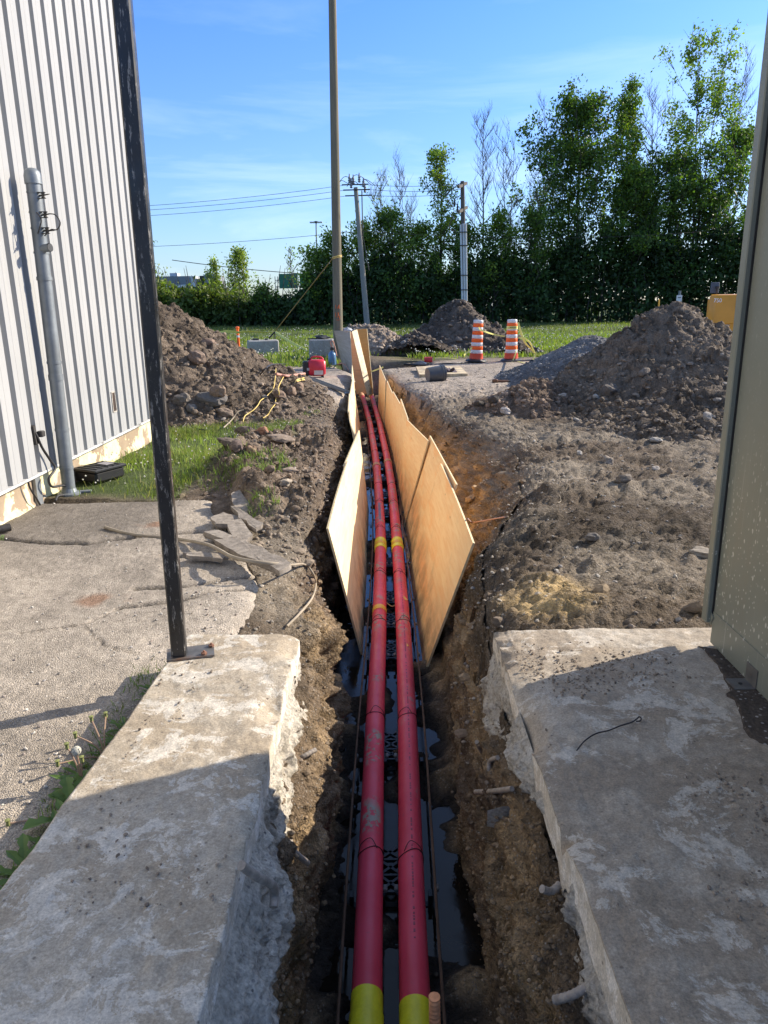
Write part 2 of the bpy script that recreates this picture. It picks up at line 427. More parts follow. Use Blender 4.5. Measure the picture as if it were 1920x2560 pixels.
sandy = np.clip(sandy+lb*.35, 0, 1)
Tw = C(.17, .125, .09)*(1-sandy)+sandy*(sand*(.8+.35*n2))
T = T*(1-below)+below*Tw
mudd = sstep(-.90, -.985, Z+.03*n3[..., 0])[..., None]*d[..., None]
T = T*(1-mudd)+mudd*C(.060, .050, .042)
sp = (np.exp(-(((X-.86)/.22)**2+((Y-3.62)/.30)**2))*1.6)[..., None]
T = T+(C(.50, .36, .18)-T)*np.clip(sp*(1+.8*n2)-.25, 0, 1)
dk = (sstep(4.2, 4.5, Y)*(1-sstep(5.3, 6.2, Y))*(X > .5)*(X < 3.2))[..., None]
T = T*(1-dk*.35)
T = T*(1+.22*n4)
gm = grass_mask(X, Y)[..., None]
T = T*(1-gm)+gm*(C(.085, .115, .035)*(1+.3*n1))
soilgap = ((Y < 3.2)*(X < -.9)*(X > -1.3))[..., None]
T = T*(1-soilgap)+soilgap*C(.12, .09, .065)
T = np.clip(T, .01, 1)
M_dirt = m_dirt('soil')
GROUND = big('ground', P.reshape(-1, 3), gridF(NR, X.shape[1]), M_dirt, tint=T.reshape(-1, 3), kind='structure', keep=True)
GP = P.reshape(-1, 3); GT = T.reshape(-1, 3); GM = gm.ravel(); GS = np.zeros(len(GP)); GS[:] = 0
NC = X.shape[1]; colid = np.tile(np.arange(NC), NR)
on_wall = (colid >= len(tl)) & (colid < NC-len(tr))

# water standing in the trench
wys = np.arange(-.8, 22.6, .25)
wv = []; wf = []
for i, q in enumerate(wys):
    c = float(cen(q)); wv += [(c-.8, q, -1.0), (c+.8, q, -1.0)]
    if i: wf.append((2*i-2, 2*i-1, 2*i+1, 2*i))
sw = Sh('water', (.014, .011, .008), .03, 0., .30)
sw.bump(sw.noise(7, 4, .6), .12, .012)
sw.rough(sw.ramp(sw.noise(3.2, 5, .6), [(.42, .03), (.60, .22)]))
b = MB(); b.add(wv, wf); b.build('water', sw.m, keep=True, kind='structure')

# ================================================================== HEAPS
def heap(name, label, cat, cx, cy, rx, ry, h, base=(.2, .15, .11), rough=1., steep=.95, lobes=(), seed=0, rot=0., n=190, group=None, peb=.5, clod=1., flat=0., ext=1.15):
    u = np.linspace(-ext, ext, n); U, V = np.meshgrid(u, u)
    ang = np.arctan2(V, U); r = np.sqrt(U*U+V*V)
    r = r*(1+.13*fbm(np.stack([np.cos(ang)*1.3, np.sin(ang)*1.3, r*.4], -1), 1.0, 3, off=seed))
    z = h*np.clip(1-r, -.5, 1)
    z = np.where(z > h*(1-.16), h*(1-.16)+(z-h*.84)*.45, z)
    if flat: z = np.minimum(z, flat+(z-flat)*.12)
    ca, sa = math.cos(rot), math.sin(rot)
    x = cx+(U*rx*ca-V*ry*sa); yv = cy+(U*rx*sa+V*ry*ca)
    for (lx, ly, lr, lh) in lobes:
        dd = np.sqrt((x-lx)**2+(yv-ly)**2)/lr
        z = np.maximum(z, lh*np.clip(1-dd, -1.2, 1))
    P = np.stack([x, yv, z], -1)
    big_ = fbm(P, 1.1, 3, off=seed+1)*.09-.02; mid = (billow(P, 3.4, 4, .6, off=seed+2)-.45)*.065; fin = (billow(P, 12, 3, .65, off=seed)-.3)*.035
    nn = (big_+mid+fin*clod)*rough
    inside = sstep(-.12, .10, z)
    gx, gy = np.gradient(z)
    P[..., 2] = z+nn*(.35+.65*inside)
    P[..., 0] += inside*rough*.06*fbm(P, 4, 4, .65, off=seed+5); P[..., 1] += inside*rough*.05*fbm(P, 4, 4, .65, off=seed+8)
    P[..., 2] += gz(x, yv)*.6-.03
    b0 = np.array(base)
    t = b0*(1+.30*fbm(P, 1.4, 5, off=seed+3)[..., None]+.28*fbm(P, 9, 4, .6, off=seed+4)[..., None])
    t = np.clip(t, .02, 1)
    F = gridF(n, n); ctr = P.reshape(-1, 3)[F].mean(1)
    F = F[(ctr[:, 2] > -.28) & ((ctr[:, 1] > 22.8) | (ctr[:, 0] < interp(RIM_L, ctr[:, 1])-.06) | (ctr[:, 0] > interp(RIM_R, ctr[:, 1])+.06))]
    o = big(name, P.reshape(-1, 3), F, M_heap, tint=t.reshape(-1, 3), label=label, cat=cat, group=group)
    return P.reshape(-1, 3), t.reshape(-1, 3)
M_heap = m_dirt('heap soil', .6, 1.5)
HP = []
HP.append((*heap('dirt_heap', 'large brown heap of stony soil just beyond the end of the pale metal building', 'dirt heap', -4.35, 12.9, 3.35, 2.9, 1.98, (.205, .158, .116), 1.0, seed=1, n=300, ext=1.25, lobes=((-2.2, 11.7, 1.0, .30), (-1.85, 13.0, .85, .26))), 1.))
HP.append((*heap('dirt_heap', 'highest grey brown soil heap on the right, beside the green cabinet', 'dirt heap', 4.70, 12.3, 1.95, 2.8, 1.56, (.215, .172, .130), 1.0, seed=12, n=340, ext=1.7, lobes=((3.95, 12.2, 1.75, .90), (4.3, 9.9, 1.7, .45), (3.3, 11.2, 1.0, .30), (5.6, 9.0, 1.6, .36))), 1.))
HP.append((*heap('gravel_heap', 'low heap of blue grey crushed stone leaning against the high soil heap', 'gravel heap', 4.35, 15.6, 1.75, 2.2, 1.0, (.205, .20, .195), .45, seed=23, n=200), .5))
HP.append((*heap('dirt_heap', 'small low mound of crumbly brown soil in front of the grey gravel heap', 'dirt heap', 2.35, 11.5, .95, .85, .42, (.225, .165, .12), .8, seed=31, n=130), .8))
HP.append((*heap('dirt_heap', 'dark conical soil heap behind the two orange striped drums', 'dirt heap', 2.75, 27.5, 2.35, 1.8, 1.80, (.140, .112, .088), 1.2, seed=41, n=150, ext=1.4, lobes=((1.2, 25.8, 1.4, .62), (4.2, 26, 1.2, .42))), 0.3))
HP.append((*heap('dirt_heap', 'pale tan flat topped soil heap right behind the leaning plywood at the far end', 'dirt heap', -.5, 26.5, 1.75, 1.2, 1.25, (.34, .27, .205), .8, seed=52, n=120, flat=.86), 0.))
# ================================================================== THE TOWARD-US CONCRETE WALLS
def m_conc(name, base, white, brown, wt=.52, seed=0., bt=.5, wsc=7.):
    s = Sh(name, rough=.9, spec=.25)
    co = s.co('Object', (1, 1, 1)); 
    c = s.ramp(s.noise(3.5, 6, .65), [(.3, tuple(k*.85 for k in base)), (.7, tuple(k*1.12 for k in base))])
    c = s.mix(s.ramp(s.noise(2.1, 7, .68, dist=.4), [(bt-.1, 0.), (bt+.1, .85)]), c, brown)
    c = s.mix(s.ramp(s.noise(wsc, 12, .78, dist=.5), [(wt, 0.), (wt+.02, .9)]), c, white)
    c = s.mix(1., c, s.ramp(s.noise(22, 7, .75), [(.3, .72), (.7, 1.22)]), 'MULTIPLY')
    c = s.mix(1., c, s.ramp(s.noise(140, 3, .7), [(.3, .72), (.7, 1.25)]), 'MULTIPLY')
    vd = s.voro(38, 'Distance'); sx = s.n('ShaderNodeSeparateColor'); s.l(s.voro(38, 'Color'), sx.inputs[0])
    pit = s.mix(1., s.ramp(vd, [(.10, 1.), (.22, 0.)]), s.ramp(sx.outputs[0], [(.80, 0.), (.90, .8)]), 'MULTIPLY')
    c = s.mix(pit, c, (.13, .105, .085))
    s.col(c); s.bump(s.noise(45, 6, .7), .55, .008); s.bump(s.noise(220, 3, .6), .5, .003)
    return s.m
M_concL = m_conc('weathered concrete pale', (.45, .395, .315), (.60, .55, .47), (.37, .30, .215), .52, bt=.50)
M_cut = m_conc('saw cut concrete', (.62, .56, .47), (.72, .68, .62), (.50, .43, .34), .50, bt=.56)
M_concR = m_conc('weathered concrete brown', (.46, .40, .32), (.54, .485, .405), (.30, .24, .175), .545, bt=.45, wsc=4.)
def m_rough(name, a, b):
    s = Sh(name, rough=.95, spec=.2)
    c = s.mix(1., s.ramp(s.noise(9, 7, .75), [(.3, a), (.7, b)]), s.ramp(s.noise(60, 4, .7), [(.3, .55), (.7, 1.25)]), 'MULTIPLY')
    vd = s.voro(55, 'Distance'); sx = s.n('ShaderNodeSeparateColor'); s.l(s.voro(55, 'Color'), sx.inputs[0])
    c = s.mix(s.mix(1., s.ramp(vd, [(.25, 1.), (.35, 0.)]), s.ramp(sx.outputs[0], [(.6, 0.), (.65, .8)]), 'MULTIPLY'), c, s.ramp(sx.outputs[1], [(0., (.12, .11, .11)), (1., (.5, .46, .42))]))
    s.col(c); s.bump(s.noise(30, 7, .75), .9, .02); s.bump(s.voro(55), .6, .006)
    return s.m
M_brk = m_rough('broken concrete', (.40, .355, .29), (.74, .68, .58))
M_brkR = m_rough('broken concrete soiled', (.40, .345, .27), (.60, .57, .51))
def conc_block(label, side, mtop, mbrk):
    # the cast wall: top and outer faces
    ys = np.linspace(-.6, 3.15, 330)
    if side < 0:
        xe_out = -.93-.10*np.clip((2.9-ys)/1.3, -.3, 3)*.9; xe_in = -.405+0*ys
        prof = lambda i: None
        k = np.linspace(0, 1, 90)
        top = xe_out[:, None]+(xe_in-xe_out)[:, None]*k[None, :]
        zt = .14+0*top
        Xo = np.repeat(xe_out[:, None], 8, 1); Zo = np.repeat(np.linspace(-.45, .13, 8)[None, :], len(ys), 0)
        Xi = np.repeat(xe_in[:, None], 16, 1); Zi = np.repeat(np.linspace(.135, .055, 16)[None, :], len(ys), 0)
        XX = np.concatenate([Xo, top, Xi], 1); ZZ = np.concatenate([Zo, zt, Zi], 1)
    else:
        xe_in = .502+0*ys; xo = 3.4
        k = np.linspace(0, 1, 210)**1.35
        top = xe_in[:, None]+(xo-xe_in)[:, None]*k[None, :]; zt = .14+0*top
        band = .06+.035*fbm(P3(ys*0, ys), 2.5, 3)+.05*sstep(2.6, 2.0, ys)
        tt = np.linspace(1, 0, 16)[None, :]
        Zi = .135-band[:, None]*tt; Xi = np.repeat(xe_in[:, None], 16, 1)-.0*tt
        XX = np.concatenate([Xi, top], 1); ZZ = np.concatenate([Zi, zt], 1)
    YY = np.repeat(ys[:, None], XX.shape[1], 1)
    Q = np.stack([XX, YY, ZZ], -1)
    chip = np.clip(fbm(P3(YY*0+side*4, YY), 4.5, 5, .6)-.25, 0, 1)
    near = np.exp(-np.abs(XX-(-.405 if side < 0 else .502))/.03)
    ZZ = ZZ-near*(chip*.07+.004)+.0035*fbm(Q, 14, 4, .6)+.003*fbm(Q, 1.5, 3)
    XX = XX+(.006*fbm(Q, 6, 4)-side*-.010*near*chip*0)
    if side > 0:   # a bite out of the broken edge
        bite = np.exp(-((YY-2.42)/.22)**2)*np.exp(-np.abs(XX-.5)/.05); ZZ -= bite*.09; XX += bite*.02
        dirt = np.clip(fbm(Q, 2.2, 4, off=3)-.1, 0, 1)*.008+.002*ridged(Q, 40, 2); ZZ += dirt*(XX > .56)
    else:
        bite = np.exp(-(((YY-2.52)/.10)**2+((XX+.43)/.05)**2)); ZZ -= bite*.045
        ZZ -= .03*np.exp(-(((YY-3.0)/.08)**2+((XX+.42)/.04)**2))
    V = np.stack([XX, YY, ZZ], -1)
    nc = XX.shape[1]
    t = thing('concrete_wall', label, 'concrete wall', ((-.7 if side < 0 else 1.9), 1.6, -.45))
    ncut = 16
    cut = V[:, nc-ncut:] if side < 0 else V[:, :ncut]
    body = V[:, :nc-ncut+1] if side < 0 else V[:, ncut-1:]
    big('cast_block', body.reshape(-1, 3), gridF(len(ys), body.shape[1]), mtop, parent=t)
    big('cut_face', cut.reshape(-1, 3), gridF(len(ys), ncut), M_cut, parent=t)
    e = MB()          # end faces
    for yi in (0, len(ys)-1):
        rowp = [tuple(V[yi, j]) for j in range(nc)]
        if side < 0: poly = rowp+[(-.405, ys[yi], -.45)]
        else: poly = [(.52, ys[yi], -.45)]+rowp+[(3.4, ys[yi], -.45)]
        e.add(poly, [tuple(range(len(poly)))])
    e.build('end_face', mtop, t)
    # the broken core below the saw cut
    nz = 64; kk = np.linspace(0, 1, nz)[None, :]
    if side < 0:
        zb = np.interp(ys, [-.6, 1.5, 1.75, 2.1, 2.5, 2.75, 3.0, 3.21], [-.30, -.28, -.33, -.42, -.49, -.46, -.55, -.50])
        ztp = .06+0*ys; prot = .035
        bul = np.interp(ys, [-.6, 1.45, 1.6, 2.15, 2.3, 3.21], [.08, .08, .05, .05, .03, .015])
    else:
        zb = np.interp(ys, [-.6, 1.6, 1.9, 2.2, 2.5, 2.7, 2.78, 3.0, 3.21], [-.22, -.22, -.12, -.10, -.14, -.30, -.52, -.60, -.42])
        ztp = .075+0*ys; prot = .05
        bul = np.interp(ys, [-.6, 2.0, 2.5, 2.8, 3.21], [-.03, -.03, .0, .035, .03])
    zz = ztp[:, None]+(zb-ztp)[:, None]*kk
    yb = np.repeat(ys[:, None], nz, 1)
    xb = (-.405 if side < 0 else .502)+0*zz
    sg = 1 if side < 0 else -1
    Q = np.stack([xb, yb*1.0, zz*1.3], -1)
    shape = np.sin(np.clip(kk*1.15, 0, 1)*math.pi/2)*bul[:, None]
    rn = .035*fbm(Q, 3.2, 3)+.028*ridged(Q, 7, 5, .62)+.008*fbm(Q, 40, 3, .6)
    under = (kk**6)*.18
    top_in = (1-kk)**5
    xb = xb+sg*(shape+rn*(1-top_in)-under-.012)
    V2 = np.stack([xb, yb+.02*fbm(Q, 5, 3), zz+.02*fbm(Q, 8, 3)*kk], -1)
    # close off underneath and at the far end
    back = V2[:, -1:, :].copy(); back[..., 0] -= sg*.45; back[..., 2] += .04
    V2 = np.concatenate([V2, back], 1)
    endr = V2[-1:, :, :].copy(); endr[..., 1] += .005; endr[..., 0] -= sg*.4
    V2 = np.concatenate([V2, endr], 0)
    F2 = gridF(V2.shape[0], V2.shape[1])
    big('broken_core', V2.reshape(-1, 3), F2, mbrk, parent=t)
    return t
WL = conc_block('low pale concrete wall with a white mottled top and black post, left of the trench', -1, M_concL, M_brk)
WR = conc_block('wide brown stained concrete slab with a broken edge, under the green cabinet', 1, M_concR, M_brkR)

# rebar stubs sticking out of the broken concrete
M_reb = simple('rebar steel', (.34, .30, .26), .75, .2, .35, 30, .4)
M_rebr = simple('rusty rebar orange', (.55, .24, .11), .8, .0, .4, 40, .5)
def rebar(pts, r, label, ribs=True, mat=None, group='rebar stubs in the broken concrete', n=6):
    P = spline(pts, 10); L = 0; q = [P[0]]
    out = []; rad = []
    tot = sum((P[i+1]-P[i]).length for i in range(len(P)-1)); m = max(8, int(tot/.0045)); acc = [0]
    for i in range(len(P)-1): acc.append(acc[-1]+(P[i+1]-P[i]).length)
    for k in range(m+1):
        s_ = tot*k/m; i = min(len(P)-2, max(0, np.searchsorted(acc, s_)-1)); f = (s_-acc[i])/max(1e-6, acc[i+1]-acc[i])
        out.append(P[i].lerp(P[i+1], f)); rad.append(r*(1.13 if (ribs and k % 3 == 0) else 1.))
    b = MB(); b.tube(out, rad, 10)
    return b.build('rebar_stub', mat or M_reb, smooth=True, label=label, cat='rebar', group=group)
q = lambda px, py, x: Vector((0, 0, CAM_Z))+ray(px, py)*(x/ray(px, py).x)
rebar([q(735, 1905, -.40), q(752, 1895, -.36), q(790, 1874, -.30)], .010, 'ribbed rebar stub pointing up and right out of the left wall')
rebar([q(735, 1935, -.40), q(760, 1928, -.365), q(790, 1918, -.32)], .009, 'smooth brown rebar stub just below the ribbed stub on the left wall', ribs=False)
rebar([q(722, 2095, -.37), q(738, 2130, -.34), q(770, 2158, -.30)], .0105, 'curved rebar stub hanging below the broken edge of the left wall', ribs=False)
rebar([q(603, 2163, -.375), q(640, 2190, -.35), q(680, 2212, -.325), q(686, 2235, -.325), q(684, 2268, -.325)], .0125, 'thick bent rebar crossing the broken face of the left wall', ribs=False)
rebar([q(1245, 1894, .45), q(1225, 1903, .43), q(1222, 1935, .425), q(1221, 1975, .43)], .009, 'hooked rebar curving down from the right broken edge')
rebar([q(1190, 1980, .39), q(1230, 1978, .43), q(1280, 1972, .47)], .010, 'ribbed rebar lying flat out of the right broken edge above the loose lump')
rebar([q(1355, 2222, .44), q(1378, 2228, .47), q(1400, 2210, .50)], .0105, 'short curved rebar stub in the gravel under the right slab')
rebar([q(1388, 2500, .42), q(1430, 2488, .455), q(1475, 2462, .50)], .011, 'lowest rebar stub under the right slab, slanting up to the slab')
rebar([q(1192, 1855, .40), q(1200, 1872, .42), q(1212, 1890, .45)], .010, 'soil covered rebar stub poking out at the far right broken edge', ribs=False)
rt = g(1086, 2492, -.08); rebar([rt+Vector((.012, -.03, -.92)), rt+Vector((.006, -.01, -.4)), rt], .0135, 'upright orange rusted rebar rod at the bottom of the picture by the right pipe', mat=M_rebr, group=None)
# loose lump of grey concrete hanging under the right edge
b = MB(); a0 = q(1250, 2035, .44)
pts = [(-.085, -.03, .05), (.0, -.045, .09), (.085, -.03, .085), (.085, .03, .02), (-.05, .04, -.03), (-.085, -.02, -.075), (.02, -.03, -.09), (.09, -.01, -.05)]
b.add([a0+Vector(p)*.62 for p in pts], [(0, 1, 6, 5), (1, 2, 7, 6), (0, 4, 3, 2, 1), (2, 3, 7), (4, 5, 6, 7, 3), (0, 5, 4)])
b.build('concrete_lump', M_brkR, label='angular grey concrete lump caught under the right broken edge', cat='concrete lump')
# ================================================================== PAVEMENT
CRK = [[(-2.95, 5.2), (-2.45, 5.08), (-2.1, 5.0), (-1.95, 5.10), (-1.62, 5.19), (-1.35, 5.25)],
       [(-1.5, 4.16), (-1.2, 4.18), (-1.0, 4.27), (-.78, 4.38)],
       [(-1.5, 3.86), (-1.15, 3.93), (-.95, 4.05), (-.78, 4.1)],
       [(-1.9, 3.55), (-1.6, 3.65), (-1.48, 3.9), (-1.15, 3.93)], [(-1.6, 3.62), (-1.42, 3.40), (-1.2, 3.25)],
       [(-1.5, 4.72), (-1.2, 4.66), (-.98, 4.66)]]
def segd(x, y, pl):
    best = np.full(x.shape, 9.)
    for (ax, ay), (bx, by) in zip(pl[:-1], pl[1:]):
        dx, dy = bx-ax, by-ay; t = np.clip(((x-ax)*dx+(y-ay)*dy)/(dx*dx+dy*dy), 0, 1)
        best = np.minimum(best, np.hypot(x-ax-t*dx, y-ay-t*dy))
    return best
ys = [-.9, 0, .8]
while ys[-1] < 6.33: ys.append(ys[-1]+max(.012, ys[-1]*.0045))
ys = np.array(ys)
xr = interp(PB, ys)+.018*fbm(P3(ys*0, ys), 4, 5, .6)
k = np.linspace(0, 1, 250)**.85
XX = -2.98+(xr[:, None]+2.98)*k[None, :]
YY = np.repeat(ys[:, None], 250, 1)
YY = YY+sstep(5.9, 6.33, YY)*.09*fbm(P3(XX, YY*0), 2.5, 4)
Q = P3(XX, YY)
ZZ = .012*fbm(Q, .9, 3)+.0035*fbm(Q, 9, 4, .6)+.003*fbm(Q, 45, 2)-.004
wob = .012*fbm(Q, 8, 4)
crk = np.zeros_like(XX)
for i, pl in enumerate(CRK):
    dd = segd(XX+wob, YY+wob, pl); w = (.020, .016, .012, .007, .006, .016)[i]
    c_ = np.exp(-(dd/w)**2); crk = np.maximum(crk, c_*(1, 1, .9, .6, .5, 1)[i]); ZZ = ZZ-c_*(.045, .04, .03, .012, .01, .04)[i]
ZZ += .028*np.exp(-np.abs(YY-3.98)/.15)*sstep(-1.5, -1.0, XX)*(YY < 4.3)+.02*sstep(5.0, 5.2, YY)*0
dist_edge = (xr[:, None]-XX)
ZZ -= .035*np.exp(-dist_edge/.03)*1.0+.03*sstep(6.15, 6.33, YY)
nA = fbm(Q, 1.4, 5)[..., None]; nB = fbm(Q, 6, 4)[..., None]
T = C(.40, .345, .28)*(1+.18*nA+.15*nB)
T = T*(1-.38*sstep(4.2, 5.3, YY+.25*nA[..., 0])[..., None]*sstep(-1.5, -2.0, XX)[..., None])
rs = (np.exp(-(((XX+1.62)/.16)**2+((YY-3.98)/.10)**2))+np.exp(-(((XX+1.75)/.22)**2+((YY-5.45)/.09)**2)))[..., None]
T = T+(C(.27, .15, .09)-T)*np.clip(rs*(1.1+nB*1.5)-.35, 0, .8)
T = T*(1-crk[..., None])+crk[..., None]*C(.05, .042, .035)
def m_asph():
    s = Sh('weathered asphalt', rough=.92, spec=.25)
    t = s.attr()
    c = s.mix(1., t, s.ramp(s.noise(13, 6, .7), [(.3, .80), (.7, 1.2)]), 'MULTIPLY')
    vc = s.voro(165, 'Color'); vd = s.voro(165, 'Distance'); sx = s.n('ShaderNodeSeparateColor'); s.l(vc, sx.inputs[0])
    st = s.ramp(sx.outputs[0], [(0, .70), (.5, 1.), (.85, 1.12), (.95, 1.45)])
    c = s.mix(.85, c, s.mix(1., c, st, 'MULTIPLY'))
    c = s.mix(1., c, s.ramp(s.noise(240, 3, .7), [(.3, .8), (.7, 1.2)]), 'MULTIPLY'); c = s.mix(1., c, s.ramp(vd, [(.2, 1.1), (.6, .80)]), 'MULTIPLY')
    s.col(c); s.bump(vd, .7, -.008); s.bump(s.noise(180, 3, .6), .5, .003); s.bump(s.noise(20, 5, .65), .4, .01)
    return s.m
M_asph = m_asph()
PAV = big('pavement', np.stack([XX, YY, ZZ], -1).reshape(-1, 3), gridF(len(ys), 250), M_asph, tint=np.clip(T, .01, 1).reshape(-1, 3), kind='structure', keep=True)
PVv = np.stack([XX, YY, ZZ], -1).reshape(-1, 3)

bpy.context.view_layer.update()
# broken slabs of asphalt heaved up beside the trench
M_slab = simple('broken asphalt slab', (.27, .232, .19), .95, 0, .38, 22, 1., dirt=(.17, .14, .11))
def slab(poly, z, tilt, label, th=.045, dz=0.):
    pts = [g(px, py, z) for px, py in poly]; cx = sum(p.x for p in pts)/len(pts); cy = sum(p.y for p in pts)/len(pts)
    P = []
    for i in range(len(pts)):
        a, b_ = pts[i], pts[(i+1) % len(pts)]
        for f in (0, .33, .66): 
            w = a.lerp(b_, f); P.append((w.x-cx+random.uniform(-.012, .012), w.y-cy+random.uniform(-.012, .012)))
    n = len(P); b = MB()
    top = [(x, y_, th+random.uniform(-.002, .002)) for x, y_ in P]; mid = [(x*1.01+random.uniform(-.006, .006), y_*1.02, th*.4) for x, y_ in P]; bot = [(x*.93, y_*.93, 0) for x, y_ in P]
    inn = [(x*.6, y_*.6, th+random.uniform(-.001, .002)) for x, y_ in P]
    rot = Matrix.Rotation(tilt[0], 3, 'X') @ Matrix.Rotation(tilt[1], 3, 'Y')
    vs = [Vector((cx, cy, z+dz-th/2)) + rot @ Vector(v) for v in bot+mid+top+inn+[(0, 0, th)]]
    fs = [tuple(range(n-1, -1, -1))]
    for l in range(3):
        for i in range(n): fs.append((l*n+i, l*n+(i+1) % n, (l+1)*n+(i+1) % n, (l+1)*n+i))
    for i in range(n): fs.append((3*n+i, 3*n+(i+1) % n, 4*n))
    b.add(vs, fs)
    return b.build('asphalt_slab', M_slab, label=label, cat='asphalt slab', group='broken asphalt slabs along the trench')
slab([(538, 1352), (600, 1352), (660, 1380), (728, 1418), (705, 1434), (640, 1405), (585, 1382)], .07, (.05, -.08), 'longest broken asphalt slab, a narrow wedge under the beige hose')
slab([(512, 1335), (545, 1330), (590, 1350), (560, 1356)], .06, (-.05, .02), 'thin asphalt sliver left of the long wedge slab')
slab([(566, 1320), (598, 1312), (632, 1340), (610, 1358), (585, 1345)], .05, (.10, .05), 'squarish asphalt slab lying just behind the long wedge slab')
slab([(580, 1252), (598, 1246), (642, 1278), (618, 1284), (585, 1270)], .08, (.18, .10), 'farthest asphalt slab, tilted up against the dirt bank')
slab([(580, 1275), (604, 1282), (655, 1312), (640, 1322), (600, 1298)], .07, (.1, -.05), 'pointed asphalt slab leaning below the farthest one')
slab([(525, 1302), (560, 1290), (610, 1300), (590, 1312), (540, 1314)], .05, (.08, .02), 'flat dark edged asphalt slab on the left of the pile of slabs')
slab([(462, 1388), (500, 1384), (570, 1392), (560, 1399), (470, 1396)], .035, (.02, .02), 'strip of lifted asphalt in the pavement beside the black post', th=.03)

# ================================================================== STONES AND CLODS
def ico():
    p = (1+5**.5)/2
    v = np.array([(-1, p, 0), (1, p, 0), (-1, -p, 0), (1, -p, 0), (0, -1, p), (0, 1, p), (0, -1, -p), (0, 1, -p), (p, 0, -1), (p, 0, 1), (-p, 0, -1), (-p, 0, 1)], float)
    v /= np.linalg.norm(v[0])
    f = np.array([(0, 11, 5), (0, 5, 1), (0, 1, 7), (0, 7, 10), (0, 10, 11), (1, 5, 9), (5, 11, 4), (11, 10, 2), (10, 7, 6), (7, 1, 8), (3, 9, 4), (3, 4, 2), (3, 2, 6), (3, 6, 8), (3, 8, 9), (4, 9, 5), (2, 4, 11), (6, 2, 10), (8, 6, 7), (9, 8, 1)])
    return v, f
IV, IF = ico()
def ico2(IV=IV, IF=IF):
    v = list(map(tuple, IV)); f = []; mid = {}
    def m(a, b):
        k_ = (min(a, b), max(a, b))
        if k_ not in mid:
            w = (np.array(v[a])+np.array(v[b])); v.append(tuple(w/np.linalg.norm(w))); mid[k_] = len(v)-1
        return mid[k_]
    for a, b_, c_ in IF:
        x, y_, z_ = m(a, b_), m(b_, c_), m(c_, a); f += [(a, x, z_), (b_, y_, x), (c_, z_, y_), (x, y_, z_)]
    return np.array(v), np.array(f)
IV2, IF2 = ico2(); IV3, IF3 = ico2(IV2, IF2)
def scatter(name, pos, size, tint, mat, flat=.7, fine=False, jag=.3, **kw):
    bv, bf = (IV2, IF2) if fine else (IV, IF)
    n = len(pos); m = len(bv)
    sz = size[:, None, None]*rng.uniform(.65, 1.35, (n, 1, 3)); sz[..., 2] *= flat
    v = bv[None]*(1+rng.uniform(-jag, jag, (n, m, 1)))*sz
    a = rng.uniform(0, 6.28, n); ca, sa = np.cos(a)[:, None], np.sin(a)[:, None]
    x = v[..., 0]*ca-v[..., 1]*sa; y_ = v[..., 0]*sa+v[..., 1]*ca
    t2 = rng.uniform(-.5, .5, n)[:, None]; z_ = v[..., 2]*np.cos(t2)+x*np.sin(t2); x = x*np.cos(t2)-v[..., 2]*np.sin(t2)
    V = np.stack([x, y_, z_], -1)+pos[:, None, :]
    F = bf[None]+(np.arange(n)*m)[:, None, None]
    T = np.repeat(tint[:, None, :], m, 1)
    return big(name, V.reshape(-1, 3), F.reshape(-1, 3), mat, tint=T.reshape(-1, 3), smooth=False, **kw)
def m_stone(name):
    s = Sh(name, rough=.9, spec=.25)
    s.col(s.mix(1., s.attr(), s.ramp(s.noise(35, 5, .7), [(.3, .7), (.7, 1.3)]), 'MULTIPLY')); s.bump(s.noise(90, 4, .7), .5, .004)
    return s.m
M_stone = m_stone('stone')
def pick(V, mask, n, wt=None):
    idx = np.nonzero(mask)[0]
    if wt is not None:
        w = wt[idx]; w = w/w.sum(); return rng.choice(idx, min(n, len(idx)), replace=True, p=w)
    return rng.choice(idx, min(n, len(idx)), replace=True)
gx_, gy_, gz_ = GP.T
inb = (gy_ > 3.15) & (gy_ < 20) & (np.abs(gx_) < 9)
right = inb & (gx_ > .3) & (gz_ > -.6); leftb = inb & (gx_ < -.4) & (gx_ > -1.9) & (gz_ > -.7) & ~((gx_ < -1.0) & (gy_ < 6.3))
wtg = np.clip(gy_, 3, 20)**1.0
def stones(mask, n, smin, smax, cols, name, label, wt=wtg, pw=3., flat=.7, emb=.2, fine=False, tmix=.5, kind='stuff', cat='stones', jag=.3):
    i = pick(GP, mask, n, wt); p = GP[i].copy(); s_ = smin+(smax-smin)*rng.random(len(i))**pw
    p[:, :2] += rng.uniform(-.02, .02, (len(i), 2)); p[:, 2] += s_*(emb)
    c_ = np.array(cols)[rng.integers(0, len(cols), len(i))]*rng.uniform(.8, 1.2, (len(i), 1))
    c_ = c_*(1-tmix)+GT[i]*tmix
    return scatter(name, p, s_, c_, M_stone, flat, fine, jag, label=label, cat=cat, kind=kind)
pale = [(.42, .39, .34), (.36, .32, .27), (.30, .28, .26), (.48, .45, .40), (.26, .22, .19)]
stones(right, 15000, .003, .015, pale, 'loose_stones', 'small pale pebbles scattered over the churned soil right of the trench', tmix=.35)
stones(leftb & (gy_ < 13), 6500, .003, .016, pale, 'loose_stones', 'small stones on the dirt bank left of the trench', tmix=.55)
stones(right, 1500, .010, .05, [(.2, .15, .11), (.26, .2, .15), (.15, .12, .1)], 'dirt_clods', 'lumps of dry soil on the ground right of the trench', fine=True, pw=5, tmix=.75, flat=.65, emb=.0, cat='clods', jag=.17)
stones(leftb & (gy_ > 4.8) & (gy_ < 12), 2200, .008, .042, [(.2, .145, .105), (.26, .185, .13), (.15, .11, .085)], 'dirt_clods', 'lumps of brown soil on the bank left of the trench', fine=True, pw=4, tmix=.7, flat=.7, emb=.0, cat='clods', jag=.17)
